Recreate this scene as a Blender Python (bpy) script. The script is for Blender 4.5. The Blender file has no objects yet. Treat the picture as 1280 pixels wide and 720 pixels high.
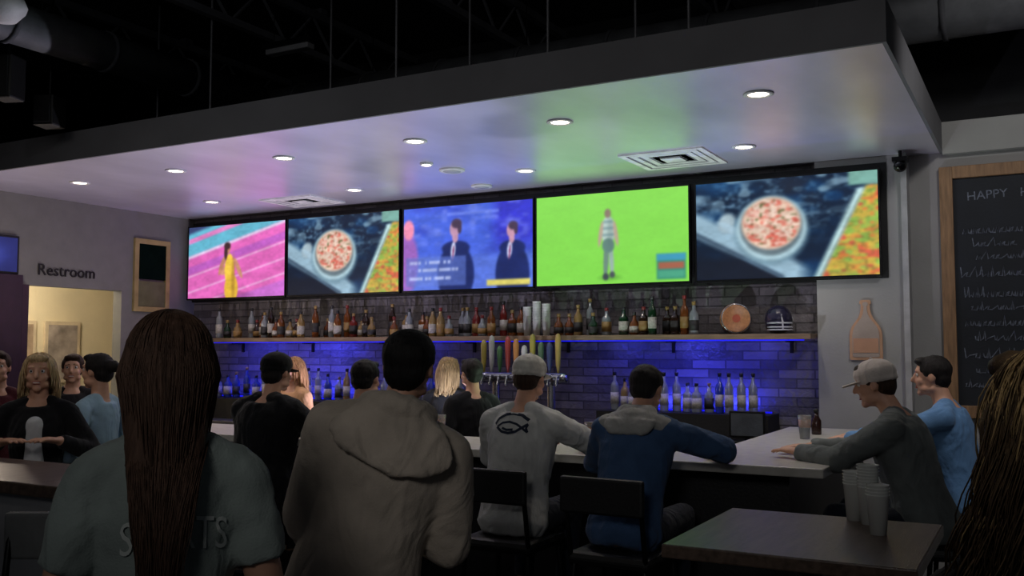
import bpy, bmesh, math, random
import numpy as np
from mathutils import Vector, Matrix, noise
from mathutils.bvhtree import BVHTree
random.seed(4)
C = bpy.context; S = C.scene; COL = S.collection
R = math.radians; V = Vector
try:
    S.view_settings.view_transform = 'Standard'
except Exception: pass
CH = 1.62; FP = 1200.0
# ------------------------------------------------------------ camera
cam = bpy.data.objects.new('camera', bpy.data.cameras.new('camera')); COL.objects.link(cam)
cam.location = (0, 0, CH); cam.rotation_euler = (R(90+3.67), 0, R(28.87))
cam.data.lens = FP/1280*36; cam.data.sensor_width = 36; cam.data.clip_end = 60
S.camera = cam
CR = cam.rotation_euler.to_matrix()
def P(px, py, X=None, Y=None, Z=None):
    d = CR @ V(((px-640)/FP, (360-py)/FP, -1)); o = V((0, 0, CH))
    if X is not None: t = (X-o.x)/d.x
    elif Y is not None: t = (Y-o.y)/d.y
    else: t = (Z-o.z)/d.z
    return o+d*t
# ------------------------------------------------------------ materials
def lin1(x): return x/12.92 if x <= .04045 else ((x+.055)/1.055)**2.4
def lin(c): return tuple(lin1(x/255.) for x in c)
MC = {}
def mat(name, col, rough=.55, metal=0, var=.2, scale=8, bump=.1, bscale=60, emit=0, trans=0, stretch=(1, 1, 1), coat=0, brick=None, sheen=0, spec=.5, fold=0):
    if name in MC: return MC[name]
    m = bpy.data.materials.new(name); m.use_nodes = True; nt = m.node_tree; N = nt.nodes; L = nt.links
    b = N['Principled BSDF']
    b.inputs['Roughness'].default_value = rough; b.inputs['Metallic'].default_value = metal
    b.inputs['Transmission Weight'].default_value = trans
    b.inputs['Coat Weight'].default_value = coat
    b.inputs['Sheen Weight'].default_value = sheen
    b.inputs['Specular IOR Level'].default_value = spec
    c = lin(col)
    tc = N.new('ShaderNodeTexCoord'); mp = N.new('ShaderNodeMapping'); mp.inputs['Scale'].default_value = stretch
    L.new(tc.outputs['Object'], mp.inputs['Vector'])
    nz = N.new('ShaderNodeTexNoise'); nz.inputs['Scale'].default_value = scale; nz.inputs['Detail'].default_value = 5
    L.new(mp.outputs[0], nz.inputs['Vector'])
    rp = N.new('ShaderNodeValToRGB'); L.new(nz.outputs['Fac'], rp.inputs[0])
    rp.color_ramp.elements[0].position = .3; rp.color_ramp.elements[1].position = .7
    rp.color_ramp.elements[0].color = (*[x*(1-var) for x in c], 1); rp.color_ramp.elements[1].color = (*[min(1, x*(1+var)) for x in c], 1)
    out = rp.outputs[0]; h = None
    if brick:
        sp = N.new('ShaderNodeSeparateXYZ'); cb = N.new('ShaderNodeCombineXYZ'); L.new(tc.outputs['Object'], sp.inputs[0])
        L.new(sp.outputs['X'], cb.inputs['X']); L.new(sp.outputs['Z'], cb.inputs['Y'])
        bk = N.new('ShaderNodeTexBrick'); L.new(cb.outputs[0], bk.inputs['Vector'])
        bk.inputs['Scale'].default_value = 1; bk.inputs['Brick Width'].default_value = brick[0]; bk.inputs['Row Height'].default_value = brick[1]
        bk.inputs['Mortar Size'].default_value = .006; bk.inputs['Color1'].default_value = (*[x*.4 for x in c], 1)
        bk.inputs['Color2'].default_value = (*[min(1, x*1.8) for x in c], 1); bk.inputs['Mortar'].default_value = (*[x*.25 for x in c], 1)
        mx = N.new('ShaderNodeMix'); mx.data_type = 'RGBA'; mx.inputs[0].default_value = .35
        L.new(bk.outputs['Color'], mx.inputs[6]); L.new(out, mx.inputs[7]); out = mx.outputs[2]; h = bk.outputs['Fac']
    L.new(out, b.inputs['Base Color'])
    if emit:
        L.new(out, b.inputs['Emission Color']); b.inputs['Emission Strength'].default_value = emit
    if bump:
        n2 = N.new('ShaderNodeTexNoise'); n2.inputs['Scale'].default_value = bscale; n2.inputs['Detail'].default_value = 4
        L.new(mp.outputs[0], n2.inputs['Vector'])
        bp = N.new('ShaderNodeBump'); bp.inputs['Strength'].default_value = bump; bp.inputs['Distance'].default_value = .02
        L.new(n2.outputs['Fac'], bp.inputs['Height']); nn = bp.outputs[0]
        if fold:
            n3 = N.new('ShaderNodeTexNoise'); n3.inputs['Scale'].default_value = 5.5; n3.inputs['Detail'].default_value = 2; n3.inputs['Distortion'].default_value = 1.5
            m3 = N.new('ShaderNodeMapping'); m3.inputs['Scale'].default_value = (1.2, 1.2, .7); m3.inputs['Rotation'].default_value = (.3, .5, 0); L.new(tc.outputs['Object'], m3.inputs['Vector'])
            L.new(m3.outputs[0], n3.inputs['Vector'])
            b3 = N.new('ShaderNodeBump'); b3.inputs['Strength'].default_value = fold; b3.inputs['Distance'].default_value = .06
            L.new(n3.outputs['Fac'], b3.inputs['Height']); L.new(nn, b3.inputs['Normal']); nn = b3.outputs[0]
        if h:
            b2 = N.new('ShaderNodeBump'); b2.invert = True; b2.inputs['Strength'].default_value = .6; b2.inputs['Distance'].default_value = .01
            L.new(h, b2.inputs['Height']); L.new(nn, b2.inputs['Normal']); nn = b2.outputs[0]
        L.new(nn, b.inputs['Normal'])
    MC[name] = m; return m
M_black = mat('matte_black', (11, 11, 13), .6)
M_blackmetal = mat('black_metal', (15, 15, 17), .4, .5, bump=.03)
M_steel = mat('steel', (170, 172, 178), .25, 1, bump=.02)
M_darkceil = mat('dark_ceiling_paint', (24, 25, 28), .9)
M_white = mat('soffit_paint', (218, 214, 230), .38, .58, .12, 2, .3, 4, stretch=(1, .5, 1), spec=1)
M_fascia = mat('fascia_paint', (112, 112, 116), .8, 0, .08, 3)
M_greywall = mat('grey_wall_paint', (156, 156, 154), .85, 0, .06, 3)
M_cream = mat('cream_wall_paint', (222, 210, 180), .8, 0, .06, 3)
M_tile = mat('stacked_stone_tile', (100, 96, 100), .35, 0, .65, 4, .6, 25, brick=(.27, .07))
M_floor = mat('floor_concrete', (46, 42, 40), .5, 0, .2, 2)
M_wood = mat('oak_wood', (118, 96, 76), .6, 0, .3, 6, .2, 30, stretch=(1, 8, 8))
M_woodv = mat('oak_wood_upright', (144, 110, 78), .55, 0, .3, 6, .2, 30, stretch=(8, 8, 1))
M_tabwood = mat('table_walnut', (96, 80, 70), .32, 0, .35, 5, .1, 30, stretch=(10, 1.2, 10))
M_quartz = mat('pale_quartz', (190, 187, 180), .3, 0, .12, 14, .02)
M_panelwhite = mat('white_panel', (165, 166, 170), .7, 0, .06)
M_slate = mat('slate_chalkboard', (22, 27, 36), .7, 0, .3, 4)
M_chalk = mat('chalk', (112, 118, 132), .9, 0, .6, 60)
M_plastic = mat('clear_plastic', (225, 228, 225), .25, 0, .05, bump=.02, trans=.2)
# ------------------------------------------------------------ mesh builder
class MB:
    def __init__(s): s.v = []; s.f = []; s.m = []
    def add(s, vs, fs, mi=0):
        n = len(s.v); s.v += [tuple(v) for v in vs]; s.f += [tuple(i+n for i in f) for f in fs]; s.m += [mi]*len(fs); return s
    def box(s, a, b, mi=0, M=None):
        x0, y0, z0 = a; x1, y1, z1 = b
        vs = [V(p) for p in ((x0,y0,z0),(x1,y0,z0),(x1,y1,z0),(x0,y1,z0),(x0,y0,z1),(x1,y0,z1),(x1,y1,z1),(x0,y1,z1))]
        if M: vs = [M @ v for v in vs]
        return s.add(vs, [(0,3,2,1),(4,5,6,7),(0,1,5,4),(1,2,6,5),(2,3,7,6),(3,0,4,7)], mi)
    def loft(s, secs, n=16, mi=0, sq=0):
        vs = []; fs = []
        for c, ax, ay in secs:
            for k in range(n):
                t = 2*math.pi*k/n; ct = math.cos(t); st = math.sin(t)
                if sq:
                    e = 1-sq*.5; ct = math.copysign(abs(ct)**e, ct); st = math.copysign(abs(st)**e, st)
                vs.append(c+ax*ct+ay*st)
        m = len(secs)
        for i in range(m-1):
            for k in range(n):
                k2 = (k+1) % n; fs.append((i*n+k, i*n+k2, (i+1)*n+k2, (i+1)*n+k))
        fs.append(tuple(range(n-1, -1, -1))); fs.append(tuple((m-1)*n+k for k in range(n)))
        return s.add(vs, fs, mi)
    def cap(s, p0, p1, r0, r1, e0=True, e1=True, fl=1, up=(0, 0, 1), n=14, mi=0):
        p0 = V(p0); p1 = V(p1); d = (p1-p0); L = d.length
        if L < 1e-6: d = V((0, 0, 1)); L = 1e-6
        d.normalize(); up = V(up)
        if abs(d.dot(up)) > .95: up = V((0, 1, 0))
        ax = d.cross(up).normalized(); ay = ax.cross(d).normalized()
        secs = []
        if e0:
            for t in (-80, -55, -30): secs.append((p0+d*r0*math.sin(R(t)), r0*math.cos(R(t))))
        secs.append((p0, r0)); secs.append(((p0+p1)/2, (r0+r1)/2)); secs.append((p1, r1))
        if e1:
            for t in (30, 55, 80): secs.append((p1+d*r1*math.sin(R(t)), r1*math.cos(R(t))))
        return s.loft([(c, ax*r, ay*r*fl) for c, r in secs], n, mi)
    def tube(s, pts, rs, n=6, mi=0):
        pts = [V(p) for p in pts]
        if not hasattr(rs, '__len__'): rs = [rs]*len(pts)
        secs = []; ax = None
        for i, p in enumerate(pts):
            d = (pts[min(i+1, len(pts)-1)]-pts[max(i-1, 0)])
            d = d.normalized() if d.length > 1e-9 else V((0, 0, 1))
            if ax is None:
                ax = d.orthogonal().normalized()
            else:
                ax = (ax-d*ax.dot(d)); ax = ax.normalized() if ax.length > 1e-6 else d.orthogonal().normalized()
            ay = d.cross(ax)
            secs.append((p, ax*rs[i], ay*rs[i]))
        return s.loft(secs, n, mi)
    def ell(s, c, r, M=None, n=16, m=9, mi=0):
        c = V(c); secs = []
        M = M or Matrix.Identity(3)
        for i in range(m):
            t = -86+172*i/(m-1)
            secs.append((c+M @ V((0, 0, r[2]*math.sin(R(t)))), M @ V((r[0]*math.cos(R(t)), 0, 0)), M @ V((0, r[1]*math.cos(R(t)), 0))))
        return s.loft(secs, n, mi)
    def lathe(s, prof, c=(0, 0, 0), n=20, mi=0, M=None, sq=0):
        M = M or Matrix.Identity(3); c = V(c)
        return s.loft([(c+M @ V((0, 0, z)), M @ V((max(r, .0005), 0, 0)), M @ V((0, max(r, .0005), 0))) for r, z in prof], n, mi, sq)
    def prism(s, pts, y0, y1, mi=0):   # pts in xz
        n = len(pts)
        vs = [(x, y0, z) for x, z in pts]+[(x, y1, z) for x, z in pts]
        fs = [tuple(range(n)), tuple(range(2*n-1, n-1, -1))]+[(i, (i+1) % n, n+(i+1) % n, n+i) for i in range(n)]
        return s.add(vs, fs, mi)
    def mesh(s, name):
        me = bpy.data.meshes.new(name); me.from_pydata(s.v, [], s.f)
        me.polygons.foreach_set('material_index', s.m)
        bm = bmesh.new(); bm.from_mesh(me); bmesh.ops.recalc_face_normals(bm, faces=bm.faces); bm.to_mesh(me); bm.free()
        return me
    def build(s, name, m, parent=None, smooth=False, bevel=0, loc=None, rz=0):
        me = s.mesh(name)
        for x in (m if isinstance(m, (list, tuple)) else [m]): me.materials.append(x)
        o = bpy.data.objects.new(name, me); COL.objects.link(o)
        if parent: o.parent = parent
        if smooth:
            for p in me.polygons: p.use_smooth = len(p.vertices) < 9
        if bevel:
            b = o.modifiers.new('bevel', 'BEVEL'); b.width = bevel; b.segments = 2; b.limit_method = 'ANGLE'
        if loc is not None: o.location = loc
        if rz: o.rotation_euler.z = rz
        return o
def tag(o, label, cat, group=None):
    o['label'] = label; o['category'] = cat
    if group: o['group'] = group
    return o
def thing(name, label, cat, loc=(0, 0, 0), rz=0, group=None):
    o = bpy.data.objects.new(name, None); COL.objects.link(o); o.location = loc; o.rotation_euler.z = rz
    return tag(o, label, cat, group)
def struct(o): o['kind'] = 'structure'; return o
def dup(root, loc, rz=0, label=None, group=None):
    r = root.copy(); COL.objects.link(r); r.location = loc; r.rotation_euler = (0, 0, rz)
    if label: r['label'] = label
    if group: r['group'] = group
    for ch in list(root.children):
        c = ch.copy(); COL.objects.link(c); c.parent = r
        for g in list(ch.children):
            d = g.copy(); COL.objects.link(d); d.parent = c
    return r
def remesh(name, mb, m, parent, vox=.01, it=4, disp=None, fac=.5):
    me = mb.mesh(name); o = bpy.data.objects.new(name, me); COL.objects.link(o)
    md = o.modifiers.new('r', 'REMESH'); md.mode = 'VOXEL'; md.voxel_size = vox; md.use_smooth_shade = True
    if it:
        sm = o.modifiers.new('s', 'SMOOTH'); sm.factor = fac; sm.iterations = it
    dg = C.evaluated_depsgraph_get(); dg.update()
    nm = bpy.data.meshes.new_from_object(o.evaluated_get(dg)); o.modifiers.clear(); o.data = nm; nm.name = name
    nm.materials.clear(); nm.materials.append(m)
    nm.polygons.foreach_set('material_index', [0]*len(nm.polygons))
    if disp:
        amp, sc, st = disp; off = random.random()*50
        nor = [v.normal.copy() for v in nm.vertices]
        for v, nn in zip(nm.vertices, nor):
            q = V((v.co.x*st[0], v.co.y*st[1], v.co.z*st[2]))*sc+V((off, off, 0))
            q += noise.noise_vector(q*.6)*.6
            w = noise.noise(q)+.35*noise.noise(q*2.3)
            v.co += nn*amp*((1-abs(w)*2.4) if w > -.15 else .2)
    nm.polygons.foreach_set('use_smooth', [True]*len(nm.polygons)); nm.update()
    if parent: o.parent = parent
    return o
def light(kind, loc, power, col, parent=None, size=.1, size_y=None, rot=(0, 0, 0), name='lamp', spot=None, blend=.6, aim=None):
    d = bpy.data.lights.new(name, kind); d.energy = power; d.color = col
    if kind == 'AREA':
        d.size = size
        if size_y: d.shape = 'RECTANGLE'; d.size_y = size_y
    else: d.shadow_soft_size = size
    if spot: d.spot_size = R(spot); d.spot_blend = blend
    o = bpy.data.objects.new(name, d); COL.objects.link(o); o.location = loc; o.rotation_euler = rot
    if aim is not None: o.rotation_euler = (V(aim)-V(loc)).to_track_quat('-Z', 'Y').to_euler()
    if parent: o.parent = parent
    return o
# ------------------------------------------------------------ room
D = 7.2; YW = 7.36; ZS = 3.01; ZT = 3.217; XS = -.573; XL = -7.95; YF = 4.534; ZC = 4.4
struct(MB().box((-10.5, -2.5, -.1), (3, 9, 0)).build('floor', M_floor))
struct(MB().box((-10.5, -2.5, ZC), (3, 9, ZC+.1)).build('ceiling', M_darkceil))
struct(MB().box((XL, YW, 0), (-1.44, YW+.12, ZS)).build('wall_back', M_tile))
struct(MB().box((XL-.1, YW, ZS), (3, YW+.12, ZC)).build('wall_upper', M_darkceil))
struct(MB().box((XL-.12, 3.6, ZS), (XL, YW, ZC)).build('wall_upper_left', M_darkceil))
struct(MB().box((-10.5, -2.5, 0), (-10.4, 9, ZC)).build('wall_far_left', M_darkceil))
struct(MB().box((-1.44, 7.26, 0), (-.82, YW+.12, ZS)).build('wall_pier', M_greywall))
struct(MB().box((-.82, YW, 0), (3, YW+.12, ZS)).build('wall_right', mat('right_wall_paint', (150, 149, 148), .85, 0, .06, 3)))
struct(MB().box((XS, 7.3, 2.99), (3, YW, ZT)).build('trim_1', M_greywall))
struct(MB().box((-.84, 7.2, 0), (-.8, 7.36, ZS-.002)).build('trim_2', mat('corner_trim_paint', (170, 170, 172), .6)))
struct(MB().box((XL, YF+.02, ZS), (XS-.02, YW, ZS+.03)).build('ceiling_soffit', M_white))
f = MB(); f.box((-10, YF, ZS-.004), (XS, YF+.02, ZT)); f.box((XS-.02, YF+.02, ZS-.004), (XS, YW, ZT)); f.box((XL, YF+.02, ZT-.02), (XS-.02, YW, ZT))
struct(f.build('trim_3', M_fascia))
wl = MB(); oy0, oy1, oz = 5.35, 6.43, 2.2
wl.box((XL-.12, 3.6, 0), (XL, oy0, ZS)); wl.box((XL-.12, oy1, 0), (XL, YW, ZS)); wl.box((XL-.12, oy0, oz), (XL, oy1, ZS))
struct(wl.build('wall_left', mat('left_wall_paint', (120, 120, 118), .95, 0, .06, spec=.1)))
wc = MB(); wc.box((-9.7, 4.2, 0), (-9.6, 8.6, 2.7)); struct(wc.build('wall_corridor', M_cream))
struct(MB().box((-9.6, 4.4, 2.6), (XL-.12, 8.6, 2.7)).build('ceiling_corridor', M_cream))
struct(MB().box((-9.6, 8.5, 0), (XL-.12, 8.6, 2.6)).build('wall_corridor_end', M_cream))
struct(MB().box((-9.6, 4.3, 0), (XL-.12, 4.4, 2.6)).build('wall_corridor_start', M_cream))
struct(MB().box((XL-.13, oy0-.0, 0), (XL+.03, oy0+.07, oz)).build('trim_4', mat('dark_jamb', (48, 26, 44), .5)))
dr = MB().box((XL+.01, 4.55, .02), (XL+.06, 5.34, 2.28)); d1 = dr.build('door_1', mat('plum_door', (44, 24, 42), .5), bevel=.004); struct(d1)
hd = MB(); hd.cap((XL+.1, 4.64, 1.02), (XL+.1, 4.64, 1.25), .011, .011); hd.cap((XL+.06, 4.64, 1.04), (XL+.1, 4.64, 1.04), .008, .008); hd.cap((XL+.06, 4.64, 1.23), (XL+.1, 4.64, 1.23), .008, .008)
hd.build('door_handle', M_steel, d1, True)
def text_mb(s, size, ext=.0):
    cu = bpy.data.curves.new('t', 'FONT'); cu.body = s; cu.size = size; cu.extrude = ext; cu.resolution_u = 3; cu.align_x = 'CENTER'
    o = bpy.data.objects.new('t', cu); COL.objects.link(o); dg = C.evaluated_depsgraph_get(); dg.update()
    me = bpy.data.meshes.new_from_object(o.evaluated_get(dg)); bpy.data.objects.remove(o)
    return me
me = text_mb('Restroom', .15, .004); sg = bpy.data.objects.new('wall_lettering', me); COL.objects.link(sg); me.materials.append(M_black)
sp = P(84, 346, X=XL+.012); sg.location = sp; sg.rotation_euler = (R(90), 0, R(90)); tag(sg, 'small black wall lettering above the lit doorway', 'sign')
# ------------------------------------------------------------ screens
def vn(u, v, n, seed):
    g = np.random.RandomState(seed).rand(n+2, n+2); x = np.clip(u, 0, .9999)*n; y = np.clip(v, 0, .9999)*n
    i = x.astype(int); j = y.astype(int); fx = x-i; fy = y-j; fx = fx*fx*(3-2*fx); fy = fy*fy*(3-2*fy)
    return (g[j, i]*(1-fx)+g[j, i+1]*fx)*(1-fy)+(g[j+1, i]*(1-fx)+g[j+1, i+1]*fx)*fy
def ms(d, w=.02): return np.clip(.5-d/w, 0, 1)
def el(u, v, cx, cy, rx, ry, a=0, w=.12):
    x = (u-cx); y = (v-cy)*.5625; ca, sa = math.cos(a), math.sin(a); x, y = x*ca+y*sa, -x*sa+y*ca
    return ms(np.sqrt((x/rx)**2+(y/(ry*.5625))**2)-1, w)
def over(img, m, c): 
    for k in range(3): img[k] = img[k]*(1-m)+(c[k] if not isinstance(c[k], float) else c[k])*m
def rect(u, v, a, b, c, d): return ms(np.maximum(np.maximum(a-u, u-c), np.maximum(b-v, v-d)), .012)
def base(u, c): return [np.full_like(u, float(x)) for x in c]
def scr_track(u, v):
    im = base(u, (208, 96, 172)); t = v+.42*u
    over(im, ms(t-.42, .04), (92, 168, 192)); over(im, rect(u, t, 0, .17, 1, .24), (205, 120, 180)); over(im, ms(t-.1, .05), (50, 60, 100))
    over(im, ms(np.abs(t-.43)-.018, .03), (215, 195, 222)); over(im, ms(np.abs(t-.62)-.055, .03), (176, 88, 178))
    for q in (.7, .92, 1.12): over(im, ms(np.abs(t-q)-.009, .02), (222, 180, 215))
    over(im, ms(1.2-t, .03), (186, 100, 190))
    over(im, el(u, v, .5, .97, .16, .05, 0, .8)*.5, (110, 50, 100))
    over(im, el(u, v, .37, .63, .035, .06, .5), (190, 134, 108)); over(im, el(u, v, .53, .6, .02, .16, -.5), (190, 134, 108)); over(im, el(u, v, .36, .56, .02, .14, .4), (180, 124, 98))
    over(im, el(u, v, .44, .62, .05, .22), (222, 184, 66)); over(im, el(u, v, .46, .88, .07, .2), (212, 170, 56)); over(im, el(u, v, .48, .75, .018, .3, 0, .8)*.6, (150, 110, 40))
    over(im, el(u, v, .42, .33, .026, .065), (180, 124, 100)); over(im, el(u, v, .415, .29, .034, .05, 0, .4), (60, 38, 40)); over(im, el(u, v, .40, .38, .018, .1, 0, .4), (60, 38, 40))
    return im
def scr_food(u, v):
    im = base(u, (12, 28, 50)); n = vn(u, v, 24, 3)*.6+vn(u, v, 55, 5)*.4
    over(im, np.clip((n-.48)*3, 0, 1)*ms(v-.5, .4), (80, 110, 136)); over(im, np.clip((vn(u, v, 9, 8)-.5)*3, 0, 1)*.6, (14, 58, 104))
    over(im, np.clip((vn(u, v, 14, 88)-.6)*5, 0, 1)*ms(v-.3, .3)*.7, (120, 150, 170))
    t = v-.95*u
    over(im, ms(np.maximum(.30-t, t-.55), .08)*ms(u-.62, .1), (140, 170, 188)); over(im, ms(np.maximum(.50-t, t-.54), .03)*ms(u-.5), (60, 80, 100))
    over(im, el(u, v, .18, .42, .05, .1, .5, .5), (150, 170, 180)); over(im, el(u, v, .22, .5, .1, .04, .5, .5), (150, 175, 190))
    over(im, ms(.55-t)*ms(.72-v, .2), (18, 24, 38))
    over(im, el(u, v, .43, .52, .205, .34, 0, .2), (100, 130, 146)); over(im, el(u, v, .43, .5, .195, .32), (160, 188, 198)); over(im, el(u, v, .43, .48, .175, .29), (92, 108, 116)); over(im, el(u, v, .43, .45, .165, .26), (208, 182, 162))
    m = el(u, v, .43, .45, .155, .24); n = vn(u, v, 34, 11); over(im, m*np.clip((n-.42)*3, 0, 1)*.85, (196, 84, 70)); n = vn(u, v, 48, 12); over(im, m*np.clip((n-.55)*4, 0, 1)*.7, (222, 200, 186)); n = vn(u, v, 40, 14); over(im, m*np.clip((n-.75)*6, 0, 1), (90, 96, 60)); n = vn(u, v, 70, 15); over(im, m*np.clip((n-.6)*3, 0, 1)*.5, (140, 60, 50))
    mm = ms(.84-u-.28*(v-.5), .02)*ms(.14-v, .02)
    over(im, mm, (186, 160, 66)); n = vn(u, v, 26, 21); over(im, mm*np.clip((n-.42)*3, 0, 1)*.8, (120, 170, 74)); n = vn(u, v, 30, 22); over(im, mm*np.clip((n-.6)*4, 0, 1)*.85, (205, 110, 58)); n = vn(u, v, 22, 24); over(im, mm*np.clip((n-.66)*5, 0, 1)*.85, (190, 72, 62)); n = vn(u, v, 60, 25); over(im, mm*np.clip((n-.6)*3, 0, 1)*.5, (70, 90, 40))
    over(im, ms(np.abs(u-.82+.28*(v-.5))-.018, .03)*ms(.16-v), (175, 205, 205)); over(im, ms(v-.13, .02)*ms(.85-u), (110, 155, 145))
    return im
def scr_studio(u, v):
    im = base(u, (66, 94, 205)); n = vn(u, v, 7, 31); over(im, np.clip((n-.4)*2, 0, 1)*.5, (40, 52, 160)); over(im, ms(.72-u, .1)*ms(v-.5, .2), (50, 52, 184))
    over(im, ms(np.abs(v-.1)-.02)*rect(u, v, .35, 0, .75, 1)*.6, (120, 140, 230)); over(im, ms(.6-v, .1), (80, 106, 200))
    over(im, np.clip((vn(u, v, 18, 33)-.55)*2, 0, 1)*ms(v-.5, .2)*.6, (125, 140, 225))
    over(im, el(u, v, .03, .66, .09, .36, 0, .3), (150, 96, 182)); over(im, el(u, v, .04, .26, .045, .12, 0, .3), (225, 134, 165))
    for cx, cy, sc, sk in ((.42, .28, 1.15, (176, 134, 160)), (.85, .34, 1.0, (196, 146, 170))):
        over(im, el(u, v, cx, cy+.24*sc+.26, .125*sc, .36, 0, .12), (26, 38, 92)); over(im, el(u, v, cx, cy+.2*sc, .095*sc, .09, 0, .2), (26, 38, 92))
        over(im, el(u, v, cx-.02, cy+.22*sc, .018, .1, .1, .3), (190, 196, 226)); over(im, el(u, v, cx-.02, cy+.25*sc, .006, .09, .1, .3), (120, 50, 90))
        over(im, el(u, v, cx-.004, cy+.09*sc, .02*sc, .06, 0, .3), sk); over(im, el(u, v, cx-.008, cy, .034*sc, .085*sc, 0, .2), sk); over(im, el(u, v, cx+.006, cy-.055*sc, .035*sc, .05*sc, 0, .3), (66, 52, 74)); over(im, el(u, v, cx+.026*sc, cy-.01, .014*sc, .06*sc, 0, .3), (66, 52, 74))
    over(im, rect(u, v, .02, .6, .5, .95)*.6, (90, 112, 190))
    for k, q in enumerate((.67, .76, .86)):
        w = np.clip((vn(u, v*0+q, 60, 41+k)-.3)*5, 0, 1); over(im, rect(u, v, .05, q-.022, .4+.06*(k % 2), q+.016)*w*.7, (190, 200, 235))
    over(im, rect(u, v, .66, .9, .98, .97), (200, 188, 96)); return im
def scr_pitch(u, v):
    im = base(u, (120, 200, 72)); over(im, ms(np.abs(((v+u*.15)*2.2) % 1-.5)-.25, .5)*.2, (128, 208, 80)); over(im, ms(v-.3, 1.2)*.3, (142, 212, 98)); over(im, np.clip((vn(u, v, 70, 53)-.4), 0, 1)*.12, (90, 160, 50))
    over(im, el(u, v, .50, .93, .07, .03, 0, .8)*.5, (76, 136, 50))
    over(im, el(u, v, .475, .72, .017, .22, .05, .2), (100, 128, 116)); over(im, el(u, v, .51, .72, .015, .2, -.05, .2), (140, 165, 156)); over(im, el(u, v, .472, .92, .02, .04, 0, .3), (56, 64, 72)); over(im, el(u, v, .515, .9, .018, .035, 0, .3), (66, 76, 80))
    over(im, el(u, v, .49, .42, .045, .16, 0, .2), (170, 190, 184)); over(im, ms(np.abs(((v)*14) % 1-.5)-.18, .3)*el(u, v, .49, .42, .042, .15), (116, 144, 146)); over(im, el(u, v, .49, .58, .04, .08, 0, .2), (90, 122, 114)); over(im, el(u, v, .505, .45, .02, .2, 0, .9)*.3, (80, 100, 100))
    over(im, el(u, v, .44, .45, .013, .14, .15, .3), (168, 150, 132)); over(im, el(u, v, .54, .45, .013, .14, -.15, .3), (168, 150, 132))
    over(im, el(u, v, .487, .23, .021, .05, 0, .3), (128, 112, 100))
    over(im, rect(u, v, .80, .70, .98, .97), (50, 125, 110)); over(im, rect(u, v, .80, .70, .98, .77), (60, 140, 170)); over(im, rect(u, v, .81, .79, .97, .86), (150, 90, 70)); over(im, rect(u, v, .81, .88, .97, .95), (70, 150, 120))
    return im
def scr_dim(u, v):
    im = base(u, (30, 34, 90)); over(im, el(u, v, .5, .5, .3, .3, 0, .5), (60, 70, 160)); return im
def blur(a, n=2):
    for _ in range(n):
        p = np.pad(a, 1, mode='edge'); a = (p[:-2, 1:-1]+p[2:, 1:-1]+p[1:-1, :-2]+p[1:-1, 2:]+2*p[1:-1, 1:-1])/6
    return a
def screen_mesh(fn, w, h, nx=220, ny=124):
    u, v = np.meshgrid(np.linspace(0, 1, nx), np.linspace(0, 1, ny)); am = .2 if fn is scr_pitch else 1; sh = 1+am*(.10*(vn(u, v, 5, 77)-.5)+.10*(vn(u, v, 14, 78)-.5)+.08*(vn(u, v, 38, 79)-.5))
    im = [blur(a, 4)*sh for a in fn(u, v)]
    vs = np.stack([(u-.5)*w, np.zeros_like(u), (.5-v)*h], -1).reshape(-1, 3)
    idx = np.arange(nx*ny).reshape(ny, nx)
    fs = np.stack([idx[1:, :-1], idx[1:, 1:], idx[:-1, 1:], idx[:-1, :-1]], -1).reshape(-1, 4)
    me = bpy.data.meshes.new('screen'); me.from_pydata(vs.tolist(), [], fs.tolist())
    a = me.color_attributes.new('col', 'FLOAT_COLOR', 'POINT')
    c = np.clip(np.stack(im, -1)/255., 0, 1).reshape(-1, 3); c = np.where(c <= .04045, c/12.92, ((c+.055)/1.055)**2.4)
    a.data.foreach_set('color', np.concatenate([c, np.ones((len(c), 1))], 1).astype(np.float32).ravel())
    return me
SM = bpy.data.materials.new('lit_screen'); SM.use_nodes = True; nt = SM.node_tree; nb = nt.nodes['Principled BSDF']
at = nt.nodes.new('ShaderNodeAttribute'); at.attribute_name = 'col'; nb.inputs['Base Color'].default_value = (.005, .005, .006, 1); nb.inputs['Roughness'].default_value = .3
nt.links.new(at.outputs['Color'], nb.inputs['Emission Color']); nb.inputs['Emission Strength'].default_value = 1.25
def tv(cx, cz, w, h, fn, label):
    t = thing('television', label, 'television', (cx, D, cz), 0, 'televisions over the bar')
    fr = MB(); b = .012
    for a in ((-w/2, -h/2, -w/2+b, h/2), (w/2-b, -h/2, w/2, h/2), (-w/2+b, -h/2, w/2-b, -h/2+b*1.4), (-w/2+b, h/2-b, w/2-b, h/2)):
        fr.box((a[0], -.006, a[1]), (a[2], .03, a[3]))
    fr.box((-w/2+.004, .006, -h/2+.004), (w/2-.004, .05, h/2-.004))
    fr.build('bezel', mat('tv_bezel', (12, 12, 14), .3), t)
    me = screen_mesh(fn, w-2*b, h-2.2*b); me.materials.append(SM); o = bpy.data.objects.new('screen', me); COL.objects.link(o); o.parent = t; o.location = (0, .002, .002)
    if cx < -1.7:
        mb = MB(); mb.box((-.2, .05, -.15), (.2, .0995, .15)); mb.build('wall_mount', M_blackmetal, t)
names = [(-1.661, scr_food, 'wide black television showing a bowl of food, at the right end of the row'), (-3.061, scr_pitch, 'black television showing a player standing on a bright green pitch'),
         (-4.436, scr_studio, 'black television showing three people in a blue studio'), (-5.827, scr_food, 'black television showing a bowl of food, between the track and studio screens'),
         (-7.204, scr_track, 'black television showing a pink running track and yellow-clad runner')]
for cx, fn, lb in names: tv(cx, 2.526, 1.362, .778, fn, lb)
bb = MB(); bb.box((XL+.03, 7.3, 2.12), (-1.445, 7.355, 2.965))
t = thing('television_backing_board', 'long black backing board behind the row of televisions', 'panel'); bb.build('long_panel', M_black, t)
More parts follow.
